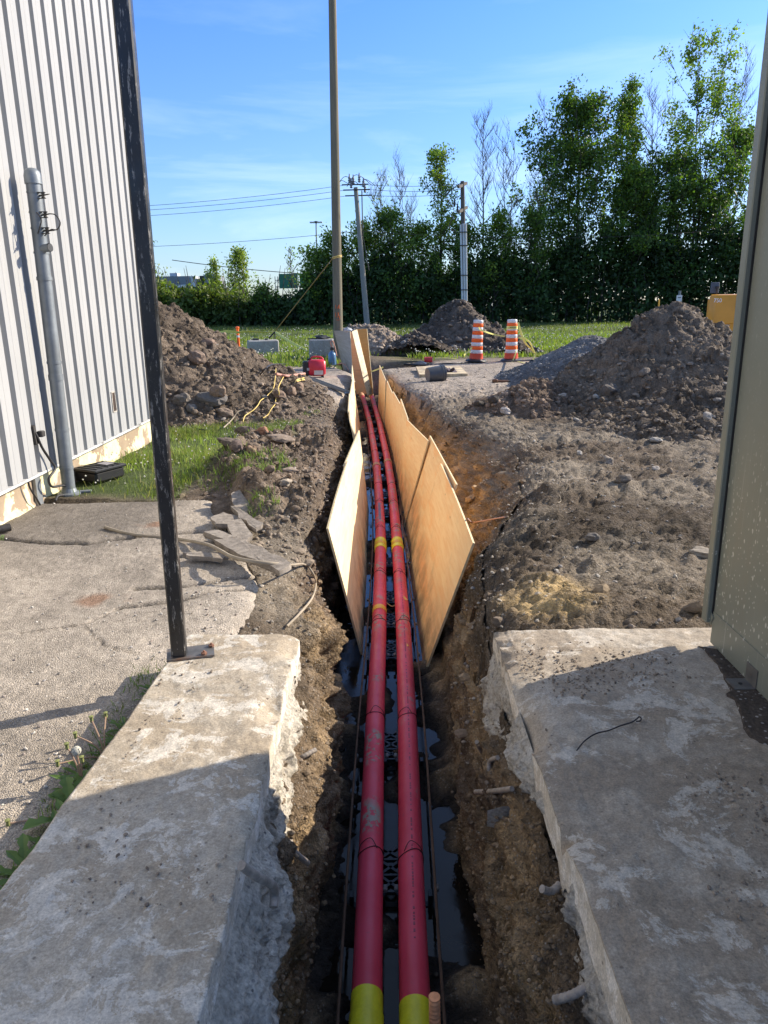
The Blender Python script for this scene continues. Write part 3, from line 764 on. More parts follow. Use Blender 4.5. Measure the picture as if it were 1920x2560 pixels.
onw = on_wall & (gy_ > 1.4) & (gy_ < 12) & (gz_ > -.98) & (np.abs(gx_) < 2)
stones(onw, 6500, .002, .012, [(.20, .15, .10), (.24, .18, .12), (.15, .115, .08), (.26, .22, .18)], 'loose_stones', 'crumbs of soil and small stones stuck in the cut sides of the trench', wt=1/np.clip(gy_, 1, 20), pw=4, tmix=.6, emb=.1, fine=True, jag=.2)
# clods on the heaps
for (V, T_, cl), (sm, lab) in zip(HP, [((.008, .05), 'lumps of soil and stone on the big left heap'), ((.008, .05), 'lumps of soil on the highest right heap'), ((.010, .028), 'crushed grey stones on the gravel heap'), ((.012, .05), 'crumbs of soil on the small front mound'), ((.03, .12), 'lumps on the dark heap behind the drums'), ((.03, .09), 'lumps on the pale flat topped heap')]):
    ok = (V[:, 2] > -.02) & ((V[:, 1] > 22.8) | (V[:, 0] < interp(RIM_L, V[:, 1])-.1) | (V[:, 0] > interp(RIM_R, V[:, 1])+.1))
    wl2 = 1/(.3+np.clip(V[:, 2], 0, 3)) if cl >= 1 else None
    n_ = 5200 if len(V) > 50000 else (3000 if cl == .5 else 900)
    i = pick(V, ok, n_, wl2); s_ = sm[0]+(sm[1]-sm[0])*rng.random(len(i))**4
    p = V[i].copy(); p[:, 2] += s_*.1
    c_ = T_[i]*rng.uniform(.7, 1.3, (len(i), 1)); rd = rng.random(len(i)) < .06; c_[rd] = c_[rd]*.4+np.array((.3, .28, .25))*.6
    scatter('heap_clods', p, s_, c_, M_stone, .75, True, .17, label=lab, cat='clods', kind='stuff')
# pebbles on the old pavement, crumbs of dirt on the concrete
i = pick(PVv, (PVv[:, 1] > 1.2), 1500, 1/(.15+np.abs(PVv[:, 0]+1.0)*.6)); s_ = .002+.007*rng.random(len(i))**3
p = PVv[i].copy(); p[:, 2] += s_*.4
scatter('loose_stones', p, s_, np.array(pale)[rng.integers(0, 5, len(i))]*1.15, M_stone, .7, False, .3, label='tiny pebbles lying on the old asphalt', cat='stones', kind='stuff')
def crumbs(n, x0, x1, y0, y1, label, clus):
    x = rng.uniform(x0, x1, n*4); y_ = rng.uniform(y0, y1, n*4); w = fbm(P3(x, y_), 2.4, 4, off=clus)
    kx = np.argsort(-w-rng.random(n*4)*.9)[:n]; s_ = .0009+.006*rng.random(n)**5
    p = np.stack([x[kx], y_[kx], .1425+s_*.4], -1)
    scatter('dirt_crumbs', p, s_, np.array([(.24, .19, .145), (.30, .245, .19), (.17, .135, .105)])[rng.integers(0, 3, n)], M_stone, .7, False, .3, label=label, cat='crumbs', kind='stuff')
crumbs(4200, .55, 1.6, 1.1, 3.17, 'crumbs of dirt on the right concrete slab', 3)
crumbs(350, -.92, -.45, 1.5, 3.18, 'crumbs of dirt on the left concrete wall', 13)
# rocks one can point at
rocksR = [((1640, 1102), .10, 'flat pale stone slab lying on the soil left of the cabinet', .30, (.30, .275, .24)), ((1490, 993), .055, 'rounded pale stone near the foot of the gravel heap', .6, (.36, .34, .30)),
 ((1440, 1052), .05, 'small grey stone below the little brown mound', .6, (.30, .28, .25)), ((1262, 1030), .075, 'pale grey rock on the left toe of the small mound', .7, (.42, .38, .34)),
 ((1405, 990), .07, 'flat tan rock between the small mound and the high heap', .45, (.36, .32, .27)), ((1448, 1135), .035, 'squarish pale pebble above the sandy hollow', .8, (.48, .43, .36)),
 ((1517, 1155), .055, 'brown clod with a pale side on the right bank', .8, (.27, .22, .17)), ((1640, 1175), .045, 'small pale block of stone on the right bank', .6, (.32, .28, .24)),
 ((1770, 1045), .07, 'pale rounded stone at the foot of the high heap beside the cabinet', .7, (.30, .27, .23)), ((1480, 1345), .05, 'dark stone in the gravelly ridge on the right', .5, (.16, .14, .12)),
 ((1755, 1385), .075, 'flat brown stone half hidden by the cabinet edge', .35, (.28, .24, .19)), ((1560, 1200), .07, 'low dark clod in the middle of the right bank', .5, (.17, .14, .11)),
 ((1525, 985), .15, 'big dark lump of earth on the flank of the high heap', .75, (.14, .12, .10)), ((1610, 935), .09, 'brown lump of earth high on the right heap', .7, (.20, .165, .13)),
 ((1235, 1005), .11, 'black lump of earth at the left end of the small mound', .6, (.07, .062, .055)), ((1200, 1012), .08, 'second black lump of earth, left of the small mound', .6, (.08, .07, .06))]
rocksL = [((655, 1085), .085, 'reddish brown lump at the end of the yellow cord', .75, (.30, .16, .10)), ((610, 1090), .13, 'dark angular clod beside the cord in the grass edge', .7, (.13, .10, .08)),
 ((575, 1108), .12, 'long flat dark clod on the grass edge', .35, (.14, .11, .085)), ((640, 1130), .10, 'rounded brown clod on the bank top', .7, (.19, .14, .10)),
 ((700, 1100), .14, 'flat asphalt coloured clod right of the reddish lump', .3, (.22, .17, .13)), ((630, 1135), .07, 'upright brown clod in the middle of the bank', 1., (.25, .17, .11)),
 ((715, 1210), .06, 'pale stone on the slope above the plywood', .55, (.36, .30, .23)), ((725, 1180), .07, 'tan flat clod on the slope above the plywood', .4, (.27, .21, .16)),
 ((530, 1005), .20, 'large dark slab of rubble in the foot of the left heap', .5, (.15, .135, .12)), ((545, 985), .13, 'brown boulder above the dark slab in the left heap', .8, (.25, .18, .13)),
 ((455, 1005), .13, 'grey brown boulder near the black post at the heap foot', .7, (.20, .17, .14)), ((490, 900), .15, 'brown boulder half buried in the left heap', .7, (.22, .16, .12)),
 ((480, 1025), .10, 'square grey rubble piece in the grass by the heap', .7, (.19, .165, .14)), ((748, 972), .10, 'round brown clod at the right tip of the left heap', .85, (.24, .17, .12)),
 ((728, 985), .10, 'middle brown clod at the tip of the left heap', .8, (.22, .155, .11)), ((700, 992), .09, 'left brown clod at the tip of the left heap', .8, (.21, .15, .11)),
 ((560, 1035), .12, 'brown rubble block in front of the left heap', .6, (.21, .16, .12)), ((515, 815), .12, 'rounded boulder near the top of the left heap', .9, (.19, .155, .125)),
 ((520, 860), .14, 'long brown rock on the upper slope of the left heap', .5, (.24, .17, .125)), ((590, 1120), .09, 'dark clod under the long flat clod', .6, (.15, .11, .09))]
for (pp, r_, lab, fl, col_) in rocksR+rocksL:
    h_ = hit(*pp); a = rng.uniform(0, 6.28)
    v = IV3*(1+.30*fbm(IV3, 1.1, 2, off=r_*900+pp[0])[:, None]+.10*fbm(IV3, 3.5, 3, off=pp[1])[:, None])
    v = np.sign(v)*np.abs(v)**.85*np.array((r_, r_*.75, r_*fl))
    v = np.stack([v[:, 0]*math.cos(a)-v[:, 1]*math.sin(a), v[:, 0]*math.sin(a)+v[:, 1]*math.cos(a), v[:, 2]+v[:, 0]*.12], -1)+np.array(h_)+np.array((0, 0, r_*fl*.35))
    big('rock' if 'stone' in lab or 'rock' in lab or 'boulder' in lab else 'earth_clod', v, IF3, M_stone, smooth=False, tint=np.tile(np.array(col_), (len(v), 1)), label=lab, cat='rock' if 'stone' in lab or 'rock' in lab or 'boulder' in lab else 'clod', group='rocks and clods lying about the trench')
# ================================================================== PLYWOOD
def m_ply(name, a, b, c3, rough=.6):
    s = Sh(name, rough=rough, spec=.3)
    co = s.co('UV', (1.2, 14, 1)); co2 = s.co('UV', (.8, 3, 1))
    c = s.ramp(s.noise(1.6, 6, .6, co=co, dist=.8), [(.3, a), (.68, b)])
    c = s.mix(s.ramp(s.noise(1.3, 5, .6, co=co2, dist=1.2), [(.48, 0.), (.68, .75)]), c, c3)
    kn = s.voro(5, 'Distance', co=s.co('UV', (.35, 1.4, 1)))
    c = s.mix(s.ramp(kn, [(.03, .75), (.07, 0.)]), c, tuple(x*.45 for x in a))
    fl = s.ramp(s.noise(7, 3, .5, co=s.co('UV', (1, 22, 1))), [(.62, 0.), (.72, .45)])
    c = s.mix(fl, c, tuple(x*.62 for x in a))
    c = s.mix(s.ramp(s.noise(2.2, 6, .7, co=s.co('UV', (1, 1, 1))), [(.56, 0.), (.75, .35)]), c, (.25, .2, .15))
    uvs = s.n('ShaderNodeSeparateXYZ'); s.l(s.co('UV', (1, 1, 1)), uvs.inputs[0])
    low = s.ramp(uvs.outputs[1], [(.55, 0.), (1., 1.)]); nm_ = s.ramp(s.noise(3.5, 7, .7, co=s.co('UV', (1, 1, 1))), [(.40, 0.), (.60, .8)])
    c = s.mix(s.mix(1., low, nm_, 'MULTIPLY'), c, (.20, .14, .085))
    s.col(c); s.bump(s.noise(9, 4, .6, co=co), .15, .003)
    return s.m
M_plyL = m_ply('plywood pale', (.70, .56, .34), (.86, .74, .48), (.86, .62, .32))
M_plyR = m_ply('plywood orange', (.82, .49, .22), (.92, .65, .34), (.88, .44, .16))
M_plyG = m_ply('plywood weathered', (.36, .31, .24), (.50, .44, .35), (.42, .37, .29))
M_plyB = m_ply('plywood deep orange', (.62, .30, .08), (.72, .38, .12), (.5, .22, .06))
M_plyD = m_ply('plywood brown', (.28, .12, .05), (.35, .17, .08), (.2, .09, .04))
M_edge = simple('plywood edge', (.62, .50, .30), .8, 0, .2, 30, .3)
def sheet(TN, TF, BF, BN, mat, label, out=1, th=.016, group='plywood sheets lining the trench', bow=.0, name='plywood_sheet'):
    """corners: top near, top far, bottom far, bottom near; out=+1 thickness away from the trench on the right side"""
    TN, TF, BF, BN = map(Vector, (TN, TF, BF, BN)); nu, nv = 14, 8
    nrm = (TF-TN).cross(BN-TN).normalized()
    if nrm.x*out < 0: nrm = -nrm
    Lu = ((TF-TN).length+(BF-BN).length)/2; Lv = ((BN-TN).length+(BF-TF).length)/2
    t = thing(name, label, 'plywood', tuple((BN+BF)/2), group)
    b = MB(); vs = []; uvs = []; fs = []
    for side in (0, 1):
        for i in range(nu+1):
            for j in range(nv+1):
                u, v = i/nu, j/nv
                p = (TN*(1-u)+TF*u)*(1-v)+(BN*(1-u)+BF*u)*v
                p = p+nrm*(side*th+bow*math.sin(u*math.pi)*(1-v))
                vs.append(p); uvs.append((u*Lu, v*Lv))
    k = (nu+1)*(nv+1); w = nv+1
    for i in range(nu):
        for j in range(nv):
            a = i*w+j; fs.append((a, a+1, a+w+1, a+w)); fs.append((k+a, k+a+w, k+a+w+1, k+a+1))
    b.add(vs, fs, uvs); b.build('panel', mat, t)
    e = MB(); ring = [i*w for i in range(nu+1)]+[nu*w+j for j in range(1, nv+1)]+[i*w+nv for i in range(nu-1, -1, -1)]+[j for j in range(nv-1, 0, -1)]
    vv = [vs[i] for i in ring]+[vs[k+i] for i in ring]; n = len(ring)
    e.add(vv, [(i, (i+1) % n, n+(i+1) % n, n+i) for i in range(n)]); e.build('panel_edge', M_edge, t)
    return t
zb = -1.10
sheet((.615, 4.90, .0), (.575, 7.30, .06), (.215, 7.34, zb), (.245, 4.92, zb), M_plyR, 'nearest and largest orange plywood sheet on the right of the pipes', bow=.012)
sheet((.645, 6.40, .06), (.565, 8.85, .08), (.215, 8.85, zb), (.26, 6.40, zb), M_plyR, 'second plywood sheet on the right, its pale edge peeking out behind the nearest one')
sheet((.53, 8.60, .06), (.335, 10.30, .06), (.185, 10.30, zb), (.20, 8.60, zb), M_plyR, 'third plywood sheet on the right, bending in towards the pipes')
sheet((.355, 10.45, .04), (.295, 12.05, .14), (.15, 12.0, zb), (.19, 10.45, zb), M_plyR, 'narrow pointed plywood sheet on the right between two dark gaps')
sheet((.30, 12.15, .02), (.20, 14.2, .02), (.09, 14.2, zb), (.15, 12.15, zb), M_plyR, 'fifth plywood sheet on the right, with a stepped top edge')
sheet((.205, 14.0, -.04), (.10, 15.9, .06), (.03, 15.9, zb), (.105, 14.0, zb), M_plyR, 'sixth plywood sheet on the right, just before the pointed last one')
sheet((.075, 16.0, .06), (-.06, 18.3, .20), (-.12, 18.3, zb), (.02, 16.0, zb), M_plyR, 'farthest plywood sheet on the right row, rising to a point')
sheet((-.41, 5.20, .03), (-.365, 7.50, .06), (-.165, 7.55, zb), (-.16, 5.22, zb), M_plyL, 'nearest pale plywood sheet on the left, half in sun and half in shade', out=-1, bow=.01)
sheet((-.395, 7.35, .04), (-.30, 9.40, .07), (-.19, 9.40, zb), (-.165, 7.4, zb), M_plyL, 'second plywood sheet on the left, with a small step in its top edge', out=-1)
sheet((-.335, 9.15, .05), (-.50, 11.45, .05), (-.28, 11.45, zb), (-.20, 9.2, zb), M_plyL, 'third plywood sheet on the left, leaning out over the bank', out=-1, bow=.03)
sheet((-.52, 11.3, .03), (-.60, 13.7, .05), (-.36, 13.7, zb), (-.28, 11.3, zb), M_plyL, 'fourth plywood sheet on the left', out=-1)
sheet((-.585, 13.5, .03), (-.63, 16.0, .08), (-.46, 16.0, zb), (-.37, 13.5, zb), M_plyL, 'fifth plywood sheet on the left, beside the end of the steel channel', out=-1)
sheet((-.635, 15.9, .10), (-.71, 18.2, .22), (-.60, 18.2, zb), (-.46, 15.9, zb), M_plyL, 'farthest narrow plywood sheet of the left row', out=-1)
GF = 'plywood sheets standing at the far end of the trench'
sheet(atY(876, 827, 20.2), atY(836, 827, 20.6), atY(859, 925, 20.8), atY(886, 1005, 19.6), M_plyG, 'weathered grey plywood sheet standing upright at the far end by the pole', out=-1, group=GF)
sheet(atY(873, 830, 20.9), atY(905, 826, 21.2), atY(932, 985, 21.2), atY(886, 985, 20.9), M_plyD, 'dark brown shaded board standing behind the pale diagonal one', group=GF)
sheet(atY(879, 829, 19.6), atY(892, 824, 19.75), atY(930, 985, 19.3), atY(918, 990, 19.1), M_plyL, 'narrow pale board leaning diagonally across the far end of the trench', group=GF)
sheet(atY(891, 823, 20.2), atY(917, 822, 20.0), atY(933, 985, 20.0), atY(926, 992, 20.2), M_plyB, 'deep orange plywood sheet standing at the right of the far end', group=GF)
# sheets lying on the open ground beyond
def lying(poly, z, label, th=.02, mat=None):
    b = MB(); pts = [g(px, py, z) for px, py in poly]
    b.prism([(p.x, p.y) for p in pts], z-th, z)
    o = b.build('plywood_board', mat or M_plyL, label=label, cat='plywood', group='boards lying on the ground'); return o
lying([(1049, 936), (1169, 934), (1150, 915), (1040, 916)], .10, 'big pale plywood board lying on the ground behind the bucket', .07)
lying([(1108, 946), (1142, 945), (1146, 940), (1108, 940)], .03, 'small strip of plywood beside the bucket')
lying([(1270, 955), (1307, 954), (1303, 943), (1268, 943)], .03, 'small square pale board beside the grey gravel heap')

# ================================================================== CONDUITS
def m_pipe(ox):
    s = Sh('red conduit plastic', (.42, .028, .055), .42, 0., .45); s.off = ox
    mpn = s.n('ShaderNodeMapping'); mpn.inputs['Location'].default_value = (ox, ox*1.7, 0); s.l(s.co(), mpn.inputs[0]); cc = mpn.outputs[0]
    c = s.ramp(s.noise(3, 4, .6), [(.3, (.74, .050, .100)), (.7, (.86, .085, .145))])
    c = s.mix(s.ramp(s.noise(1.1, 3, .5), [(.35, 0.), (.7, .35)]), c, (.50, .055, .045))
    up = s.n('ShaderNodeNewGeometry'); sep = s.n('ShaderNodeSeparateXYZ'); s.l(up.outputs['Normal'], sep.inputs[0])
    sp = s.mix(1., s.mix(1., s.ramp(s.noise(2.1, 2, .5, co=cc), [(.56, 0.), (.63, 1.)]), s.ramp(s.noise(13, 8, .7, co=cc), [(.50, 0.), (.54, 1.)]), 'MULTIPLY'), s.ramp(sep.outputs[2], [(.55, 0.), (.75, 1.)]), 'MULTIPLY')
    c = s.mix(sp, c, (.36, .31, .25))
    c = s.mix(s.ramp(s.noise(30, 6, .75), [(.60, 0.), (.75, .45)]), c, (.30, .13, .12))
    s.col(c); s.rough(s.ramp(s.noise(20, 4), [(.3, .36), (.7, .6)]))
    s.bump(s.noise(60, 4, .6), .12, .002); s.bump(sp, .5, .003)
    return s.m
M_pipes = {'left': m_pipe(0.), 'right': m_pipe(5.3)}
M_tape = simple('yellow tape', (.80, .72, .03), .45, 0, .18, 14, .5)
M_tapeo = simple('amber tape', (.75, .42, .04), .5, 0, .2, 14, .3)
M_tan = simple('tan joint band', (.55, .30, .17), .6, 0, .25, 14, .3)
M_wire = simple('dark tie wire', (.03, .022, .02), .6, .3, .2, 20, 0)
PR = .0575
def path(tab, z, end):
    ys = np.linspace(.75, 21.2, 160); return [Vector((float(np.interp(y, [a for a, b in tab], [b for a, b in tab])), y, z)) for y in ys]+end
def smoothp(P, k=6):
    P = [p.copy() for p in P]
    for _ in range(k):
        Q = [p.copy() for p in P]
        for i in range(1, len(P)-1): Q[i] = (P[i-1]+P[i]*2+P[i+1])/4
        P = Q
    return P
LP = smoothp(path([(.7, -.092), (2.2, -.09), (4.0, -.075), (5.45, -.05), (7.8, -.04), (10, -.07), (12, -.12), (16, -.28), (21.3, -.575)], -.85, [Vector((-.75, 22.0, -.8)), Vector((-1.0, 22.8, -.55)), Vector((-1.15, 23.1, -.2))]), 12)
RP = smoothp(path([(.7, .085), (2.2, .085), (4.0, .125), (5.45, .14), (7.8, .135), (10, .115), (12, .07), (16, -.07), (21.3, -.31)], -.85, [Vector((-.5, 22.0, -.8)), Vector((-.8, 22.9, -.5)), Vector((-.98, 23.25, -.15))]), 12)
def along(P, y0, y1):
    return [p for p in P if y0 <= p.y <= y1]
def at(P, y):
    for a, b in zip(P[:-1], P[1:]):
        if a.y <= y <= b.y: return a.lerp(b, (y-a.y)/max(1e-6, b.y-a.y))
    return P[-1]
ties = [g(960, py, -.80).y for py in (2120, 1780, 1547, 1428, 1317, 1252, 1207, 1125, 1084, 1050)]
for nm, P_, lab, seed in (('left', LP, 'left one of the two long red conduits lying in the trench', 1), ('right', RP, 'right one of the two long red conduits lying in the trench', 2)):
    t = thing('conduit', lab, 'conduit', (P_[0].x, .75, -.91), 'red conduits in the trench')
    b = MB(); b.tube(P_, PR, 28); b.build('tube', M_pipes[nm], t, smooth=True)
    def band(y0, y1, r, mat, name, wob=0.):
        b = MB(); n = max(3, int((y1-y0)/.02)+1)
        b.tube([at(P_, y0+(y1-y0)*i/(n-1)) for i in range(n)], [r+random.uniform(0, wob) for _ in range(n)], 26, caps=True); return b.build(name, mat, t, smooth=True)
    off = 0 if nm == 'left' else -.045
    yf = 2.145+off
    band(.75, yf-.13, PR+.0065, M_tape, 'tape_band', .0015); band(yf-.13, yf-.085, PR+.0045, M_tape, 'tape_band', .0008); band(yf-.085, yf, PR+.002, M_tape, 'tape_band', .0005)
    ya = g(960, 1366, -.80).y; band(ya, ya+.30, PR+.005, M_tape, 'tape_band', .001); band(ya+.10, ya+.18, PR+.0075, M_tapeo, 'tape_band', .001)
    if nm == 'left': band(g(960, 1522, -.8).y, g(960, 1512, -.8).y, PR+.003, M_tapeo, 'tape_band')
    yb_ = g(960, 1162 if nm == 'left' else 1153, -.8).y; band(yb_, yb_+.16, PR+.008, M_tan, 'joint_band', .001)
    for py in (1046, 1012): yb_ = g(960, py, -.8).y; band(yb_, yb_+.15, PR+.004, M_tan, 'joint_band', .001)
    band(20.6, 21.0, PR+.012, M_tan, 'joint_band', .001)
    if nm == 'right':
        b = MB(); yq = 2.35
        while yq < 6.5:
            L_ = random.uniform(.006, .016); c0_ = at(P_, yq); an = R(84)
            if random.random() < .8: b.box(c0_+Vector((math.cos(an)*(PR+.0003), 0, math.sin(an)*(PR+.0003))), (.0075, L_, .0012))
            yq += L_+random.choice((.006, .006, .009, .03))
        b.build('printed_line', simple('grey print', (.34, .06, .09), .6), t, kind='stuff')
    if nm == 'left':
        a = at(P_, g(960, 1300, -.8).y)
        b = MB(); n = 6
        vs = []; y0_ = g(960, 1300, -.8).y; y1_ = g(960, 1258, -.8).y
        for i in range(n+1):
            for yq in (y0_, y1_):
                c0_ = at(P_, yq); an = R(78+28*i/n); vs.append(c0_+Vector((math.cos(an)*(PR+.0012), 0, math.sin(an)*(PR+.0012))))
        b.add(vs, [(2*i, 2*i+1, 2*i+3, 2*i+2) for i in range(n)]); b.build('printed_label', simple('grey blue label', (.16, .14, .22), .5), t)
    for i, yt in enumerate(ties):
        yt2 = yt+off*.5; c0_ = at(P_, yt2); sl = random.uniform(-.02, .02)
        ring = [c0_+Vector((math.cos(a)*(PR+.002), sl*math.cos(a)+.012*math.sin(a*2+i), math.sin(a)*(PR+.002))) for a in np.linspace(0, 2*math.pi, 25)]
        b = MB(); b.tube(ring, .0021, 5)
        if i < 6:
            s_ = -1 if (i+seed) % 2 else 1
            b.tube(spline([c0_+Vector((s_*-.03, 0, PR*.88)), c0_+Vector((0, .045, PR+.012)), c0_+Vector((s_*.045, .035, PR*.75)), c0_+Vector((s_*.06, -.005, .01))], 6), .0018, 5)
        b.build('tie_wire', M_wire, t, smooth=True)
# tape flags stuck on the right pipe
for k, (px, py) in enumerate(((1012, 1500), (1014, 1615))):
    p = g(px, py, -.80); b = MB(); b.add([p+Vector((0, 0, .0)), p+Vector((.012, .01, .03)), p+Vector((.008, .09, .03)), p+Vector((-.006, .08, 0))], [(0, 1, 2, 3)])
    bb = MB(); bb.box(p+Vector((-.0, .04, .003)), (.018, .10, .003), Matrix.Rotation(.3, 3, 'Z')); bb.build('tape_scrap', M_tapeo, label=('torn amber tape scrap stuck on the right conduit, farther one', 'torn amber tape scrap stuck on the right conduit, nearer one')[k], cat='tape', group='tape scraps on the right conduit')

# spacers that carry the conduits
M_blk = simple('black plastic', (.014, .014, .015), .45, 0, .3, 10, .1)
M_pegm = simple('grey peg', (.17, .17, .165), .6)
def make_spacer():
    t = thing('conduit_spacer', 'black lattice plastic conduit spacer standing in the water under the two red conduits', 'spacer', (0, 0, -1.03), 'conduit spacers along the trench')
    def L(fn, name, mat=M_blk):
        b = MB(); fn(b); return b.build(name, mat, t)
    z0 = -.965
    def cradle(b):
        b.box((0, 0, z0-.045), (.37, .03, .03))
        for x in (-.176, -.035, .035, .176): b.box((x, 0, z0-.005), (.018, .04, .07))
    L(cradle, 'cradle')
    def lat(b):
        for y0 in (.02, .12, .22):
            for s_ in (-1, 1): b.box((0, y0+.05, z0+.015), (.115, .014, .016), Matrix.Rotation(s_*.75, 3, 'Z'))
            b.box((0, y0+.0, z0+.015), (.075, .012, .016))
        for x in (-.042, .042): b.box((x, .17, z0+.015), (.010, .33, .018))
    L(lat, 'lattice')
    for x in (-.20, -.025, .025, .205):
        b = MB(); b.box((x, 0, z0+.055), (.020, .035, .022), bev=.004); b.build('peg', M_pegm, t)
    return t
sp0 = make_spacer(); first = True
ysp = [g(960, py, -.95).y for py in (2240, 1905, 1650, 1572, 1510)]
while ysp[-1] < 20: ysp.append(ysp[-1]+.95)
for yq in ysp:
    o = sp0 if first else copy_tree(sp0); first = False
    xm = (at(LP, yq).x+at(RP, yq).x)/2
    o.location = (xm, yq, -1.03)
M_rod = simple('rusty steel rod', (.13, .075, .045), .8, .2, .4, 12, .3)
for s_, lab in ((-1, 'thin rusty rod running along the left side of the conduits'), (1, 'thin rusty rod running along the right side of the conduits')):
    b = MB(); P_ = [Vector((((LP if s_ < 0 else RP)[i].x)+s_*(.095+.010*math.sin(i*.09)), LP[i].y, -.865+.006*math.sin(i*.13+s_))) for i in range(2, 150, 2)]
    b.tube(P_, .0065, 7); b.build('steel_rod', M_rod, smooth=True, label=lab, cat='rod', group='long rods beside the conduits')
# cable loop between the pipes
b = MB(); p0, p1 = g(968, 1508, -.84), g(990, 1512, -.84); b.tube(spline([p0, (p0+p1)/2+Vector((0, -.05, .0)), p1], 6), .005, 6)
b.build('twine_loop', simple('brown twine', (.35, .22, .10), .8), smooth=True, label='short brown twine loop between the two conduits', cat='twine')

# ================================================================== BLACK POST ON ITS PLATE
def m_black():
    s = Sh('scuffed black paint', (.012, .012, .013), .32, 0, .5)
    sc_ = s.ramp(s.noise(1., 5, .8, co=s.co('Object', (60, 60, 9), (.4, .3, 0))), [(.57, 0.), (.62, .8)])
    sc2 = s.ramp(s.noise(1., 4, .8, co=s.co('Object', (90, 90, 22), (-.6, .5, 0))), [(.64, 0.), (.68, .8)])
    c = s.mix(s.mix(1., sc_, sc2, 'ADD'), s.ramp(s.noise(5, 4), [(.3, (.010, .010, .011)), (.7, (.024, .023, .023))]), (.34, .32, .29))
    s.col(c); s.rough(s.ramp(s.noise(9, 4), [(.3, .25), (.7, .5)])); s.bump(s.noise(70, 3), .1, .002)
    return s.m
M_post = m_black()
t = thing('fence_post', 'tall square scuffed black steel post bolted on the left concrete wall', 'post', (-.90, 2.935, .14))
b = MB(); ang = Matrix.Rotation(R(8), 3, 'Z')
ax = Vector((.026, .0, 3.0)).normalized(); rot = (Vector((0, 0, 1)).rotation_difference(ax).to_matrix()) @ ang
b.box(Vector((-.898, 2.935, .15))+ax*1.75, (.062, .062, 3.5), rot, bev=.006); b.build('post_tube', M_post, t)
M_stl = simple('dull grey steel plate', (.16, .155, .145), .55, .6, .35, 12, .3, dirt=(.25, .13, .07))
b = MB(); b.box((-.855, 2.955, .149), (.20, .115, .008), Matrix.Rotation(R(14), 3, 'Z')); b.box((-.943, 2.925, .115), (.008, .11, .06), Matrix.Rotation(R(14), 3, 'Z')); b.build('base_plate', M_stl, t)
M_rust = simple('rusty bolt', (.28, .14, .09), .85, .2, .4, 40, .4)
for x, y_ in ((-.775, 3.005), (-.79, 2.93)):
    b = MB(); b.lathe([(.012, 0), (.013, .003), (.013, .009), (.0, .011)], 6, (x, y_, .153)); b.lathe([(.005, .0), (.005, .017), (0, .019)], 8, (x, y_, .153)); b.build('bolt', M_rust, t)

# ================================================================== GREEN CABINET
def m_cab():
    s = Sh('grey green cabinet paint', (.15, .155, .115), .45, .15, .4)
    c = s.ramp(s.noise(1.1, 5, .6), [(.3, (.175, .188, .155)), (.7, (.225, .235, .195))])
    c = s.mix(s.ramp(s.noise(1., 5, .7, co=s.co('Object', (9, 9, 1.2))), [(.52, 0.), (.75, .35)]), c, (.22, .20, .15))
    co = s.co('Object', (30, 30, 16)); vd = s.voro(1., 'Distance', co=co); sx = s.n('ShaderNodeSeparateColor'); s.l(s.voro(1., 'Color', co=co), sx.inputs[0])
    fl = s.mix(1., s.ramp(vd, [(.10, 1.), (.20, 0.)]), s.ramp(sx.outputs[0], [(.66, 0.), (.68, 1.)]), 'MULTIPLY')
    co2 = s.co('Object', (60, 60, 45)); vd2 = s.voro(1., 'Distance', co=co2); sy = s.n('ShaderNodeSeparateColor'); s.l(s.voro(1., 'Color', co=co2), sy.inputs[0])
    fl2 = s.mix(1., s.ramp(vd2, [(.14, 1.), (.26, 0.)]), s.ramp(sy.outputs[0], [(.62, 0.), (.64, .8)]), 'MULTIPLY')
    z = s.n('ShaderNodeSeparateXYZ'); s.l(s.co(), z.inputs[0]); low = s.ramp(z.outputs[2], [(.45, 1.), (1.0, .12)])
    f = s.mix(1., s.mix(1., fl, fl2, 'ADD'), low, 'MULTIPLY')
    st = s.ramp(s.noise(1., 4, .6, co=s.co('Object', (70, 70, 1.8))), [(.62, 0.), (.70, .4)]); f = s.mix(1., f, s.mix(1., st, low, 'MULTIPLY'), 'ADD')
    c = s.mix(f, c, (.50, .50, .44)); s.col(c); s.bump(s.noise(160, 2), .12, .002)
    return s.m
M_cab = m_cab()
t = thing('electrical_cabinet', 'tall grey green steel cabinet speckled with white paint on the right concrete slab', 'cabinet', (2.1, 2.0, .145))
CX0, CX1, CY0, CY1, CZ0, CZ1 = 1.428, 2.7, .6, 2.975, .155, 2.72
b = MB(); ch = .05
poly = [(CY0, .30), (CY1, .30), (CY1, CZ1-ch), (CY1-ch, CZ1), (CY0, CZ1)]
vs = [(CX0, y_, z_) for y_, z_ in poly]+[(CX1, y_, z_) for y_, z_ in poly]; n = 5
b.add(vs, [tuple(range(4, -1, -1)), tuple(range(5, 10))]+[(i, (i+1) % n, n+(i+1) % n, n+i) for i in range(n)]); b.build('body', M_cab, t)
b = MB(); b.box(((CX0+CX1)/2-.003, (CY0+CY1)/2, .2275), (CX1-CX0, CY1-CY0-.004, .145)); b.build('skirt', M_cab, t)
b = MB(); b.box((CX0-.009, 3.010, 1.45), (.034, .050, 2.42), bev=.004); b.build('door_edge', M_cab, t)
b = MB(); b.box((CX0+.012, 2.981, 1.45), (.034, .009, 2.40)); b.build('door_gasket', M_blk, t)
b = MB(); b.box((CX0-.002, 2.985, .262), (.012, .03, .05), Matrix.Rotation(.5, 3, 'X')); b.build('hinge_stop', M_cab, t)
b = MB(); b.box((CX0-.042, 2.60, .153), (.085, .085, .006)); b.box((CX0-.004, 2.60, .19), (.006, .085, .08)); b.build('anchor_bracket', M_stl, t)
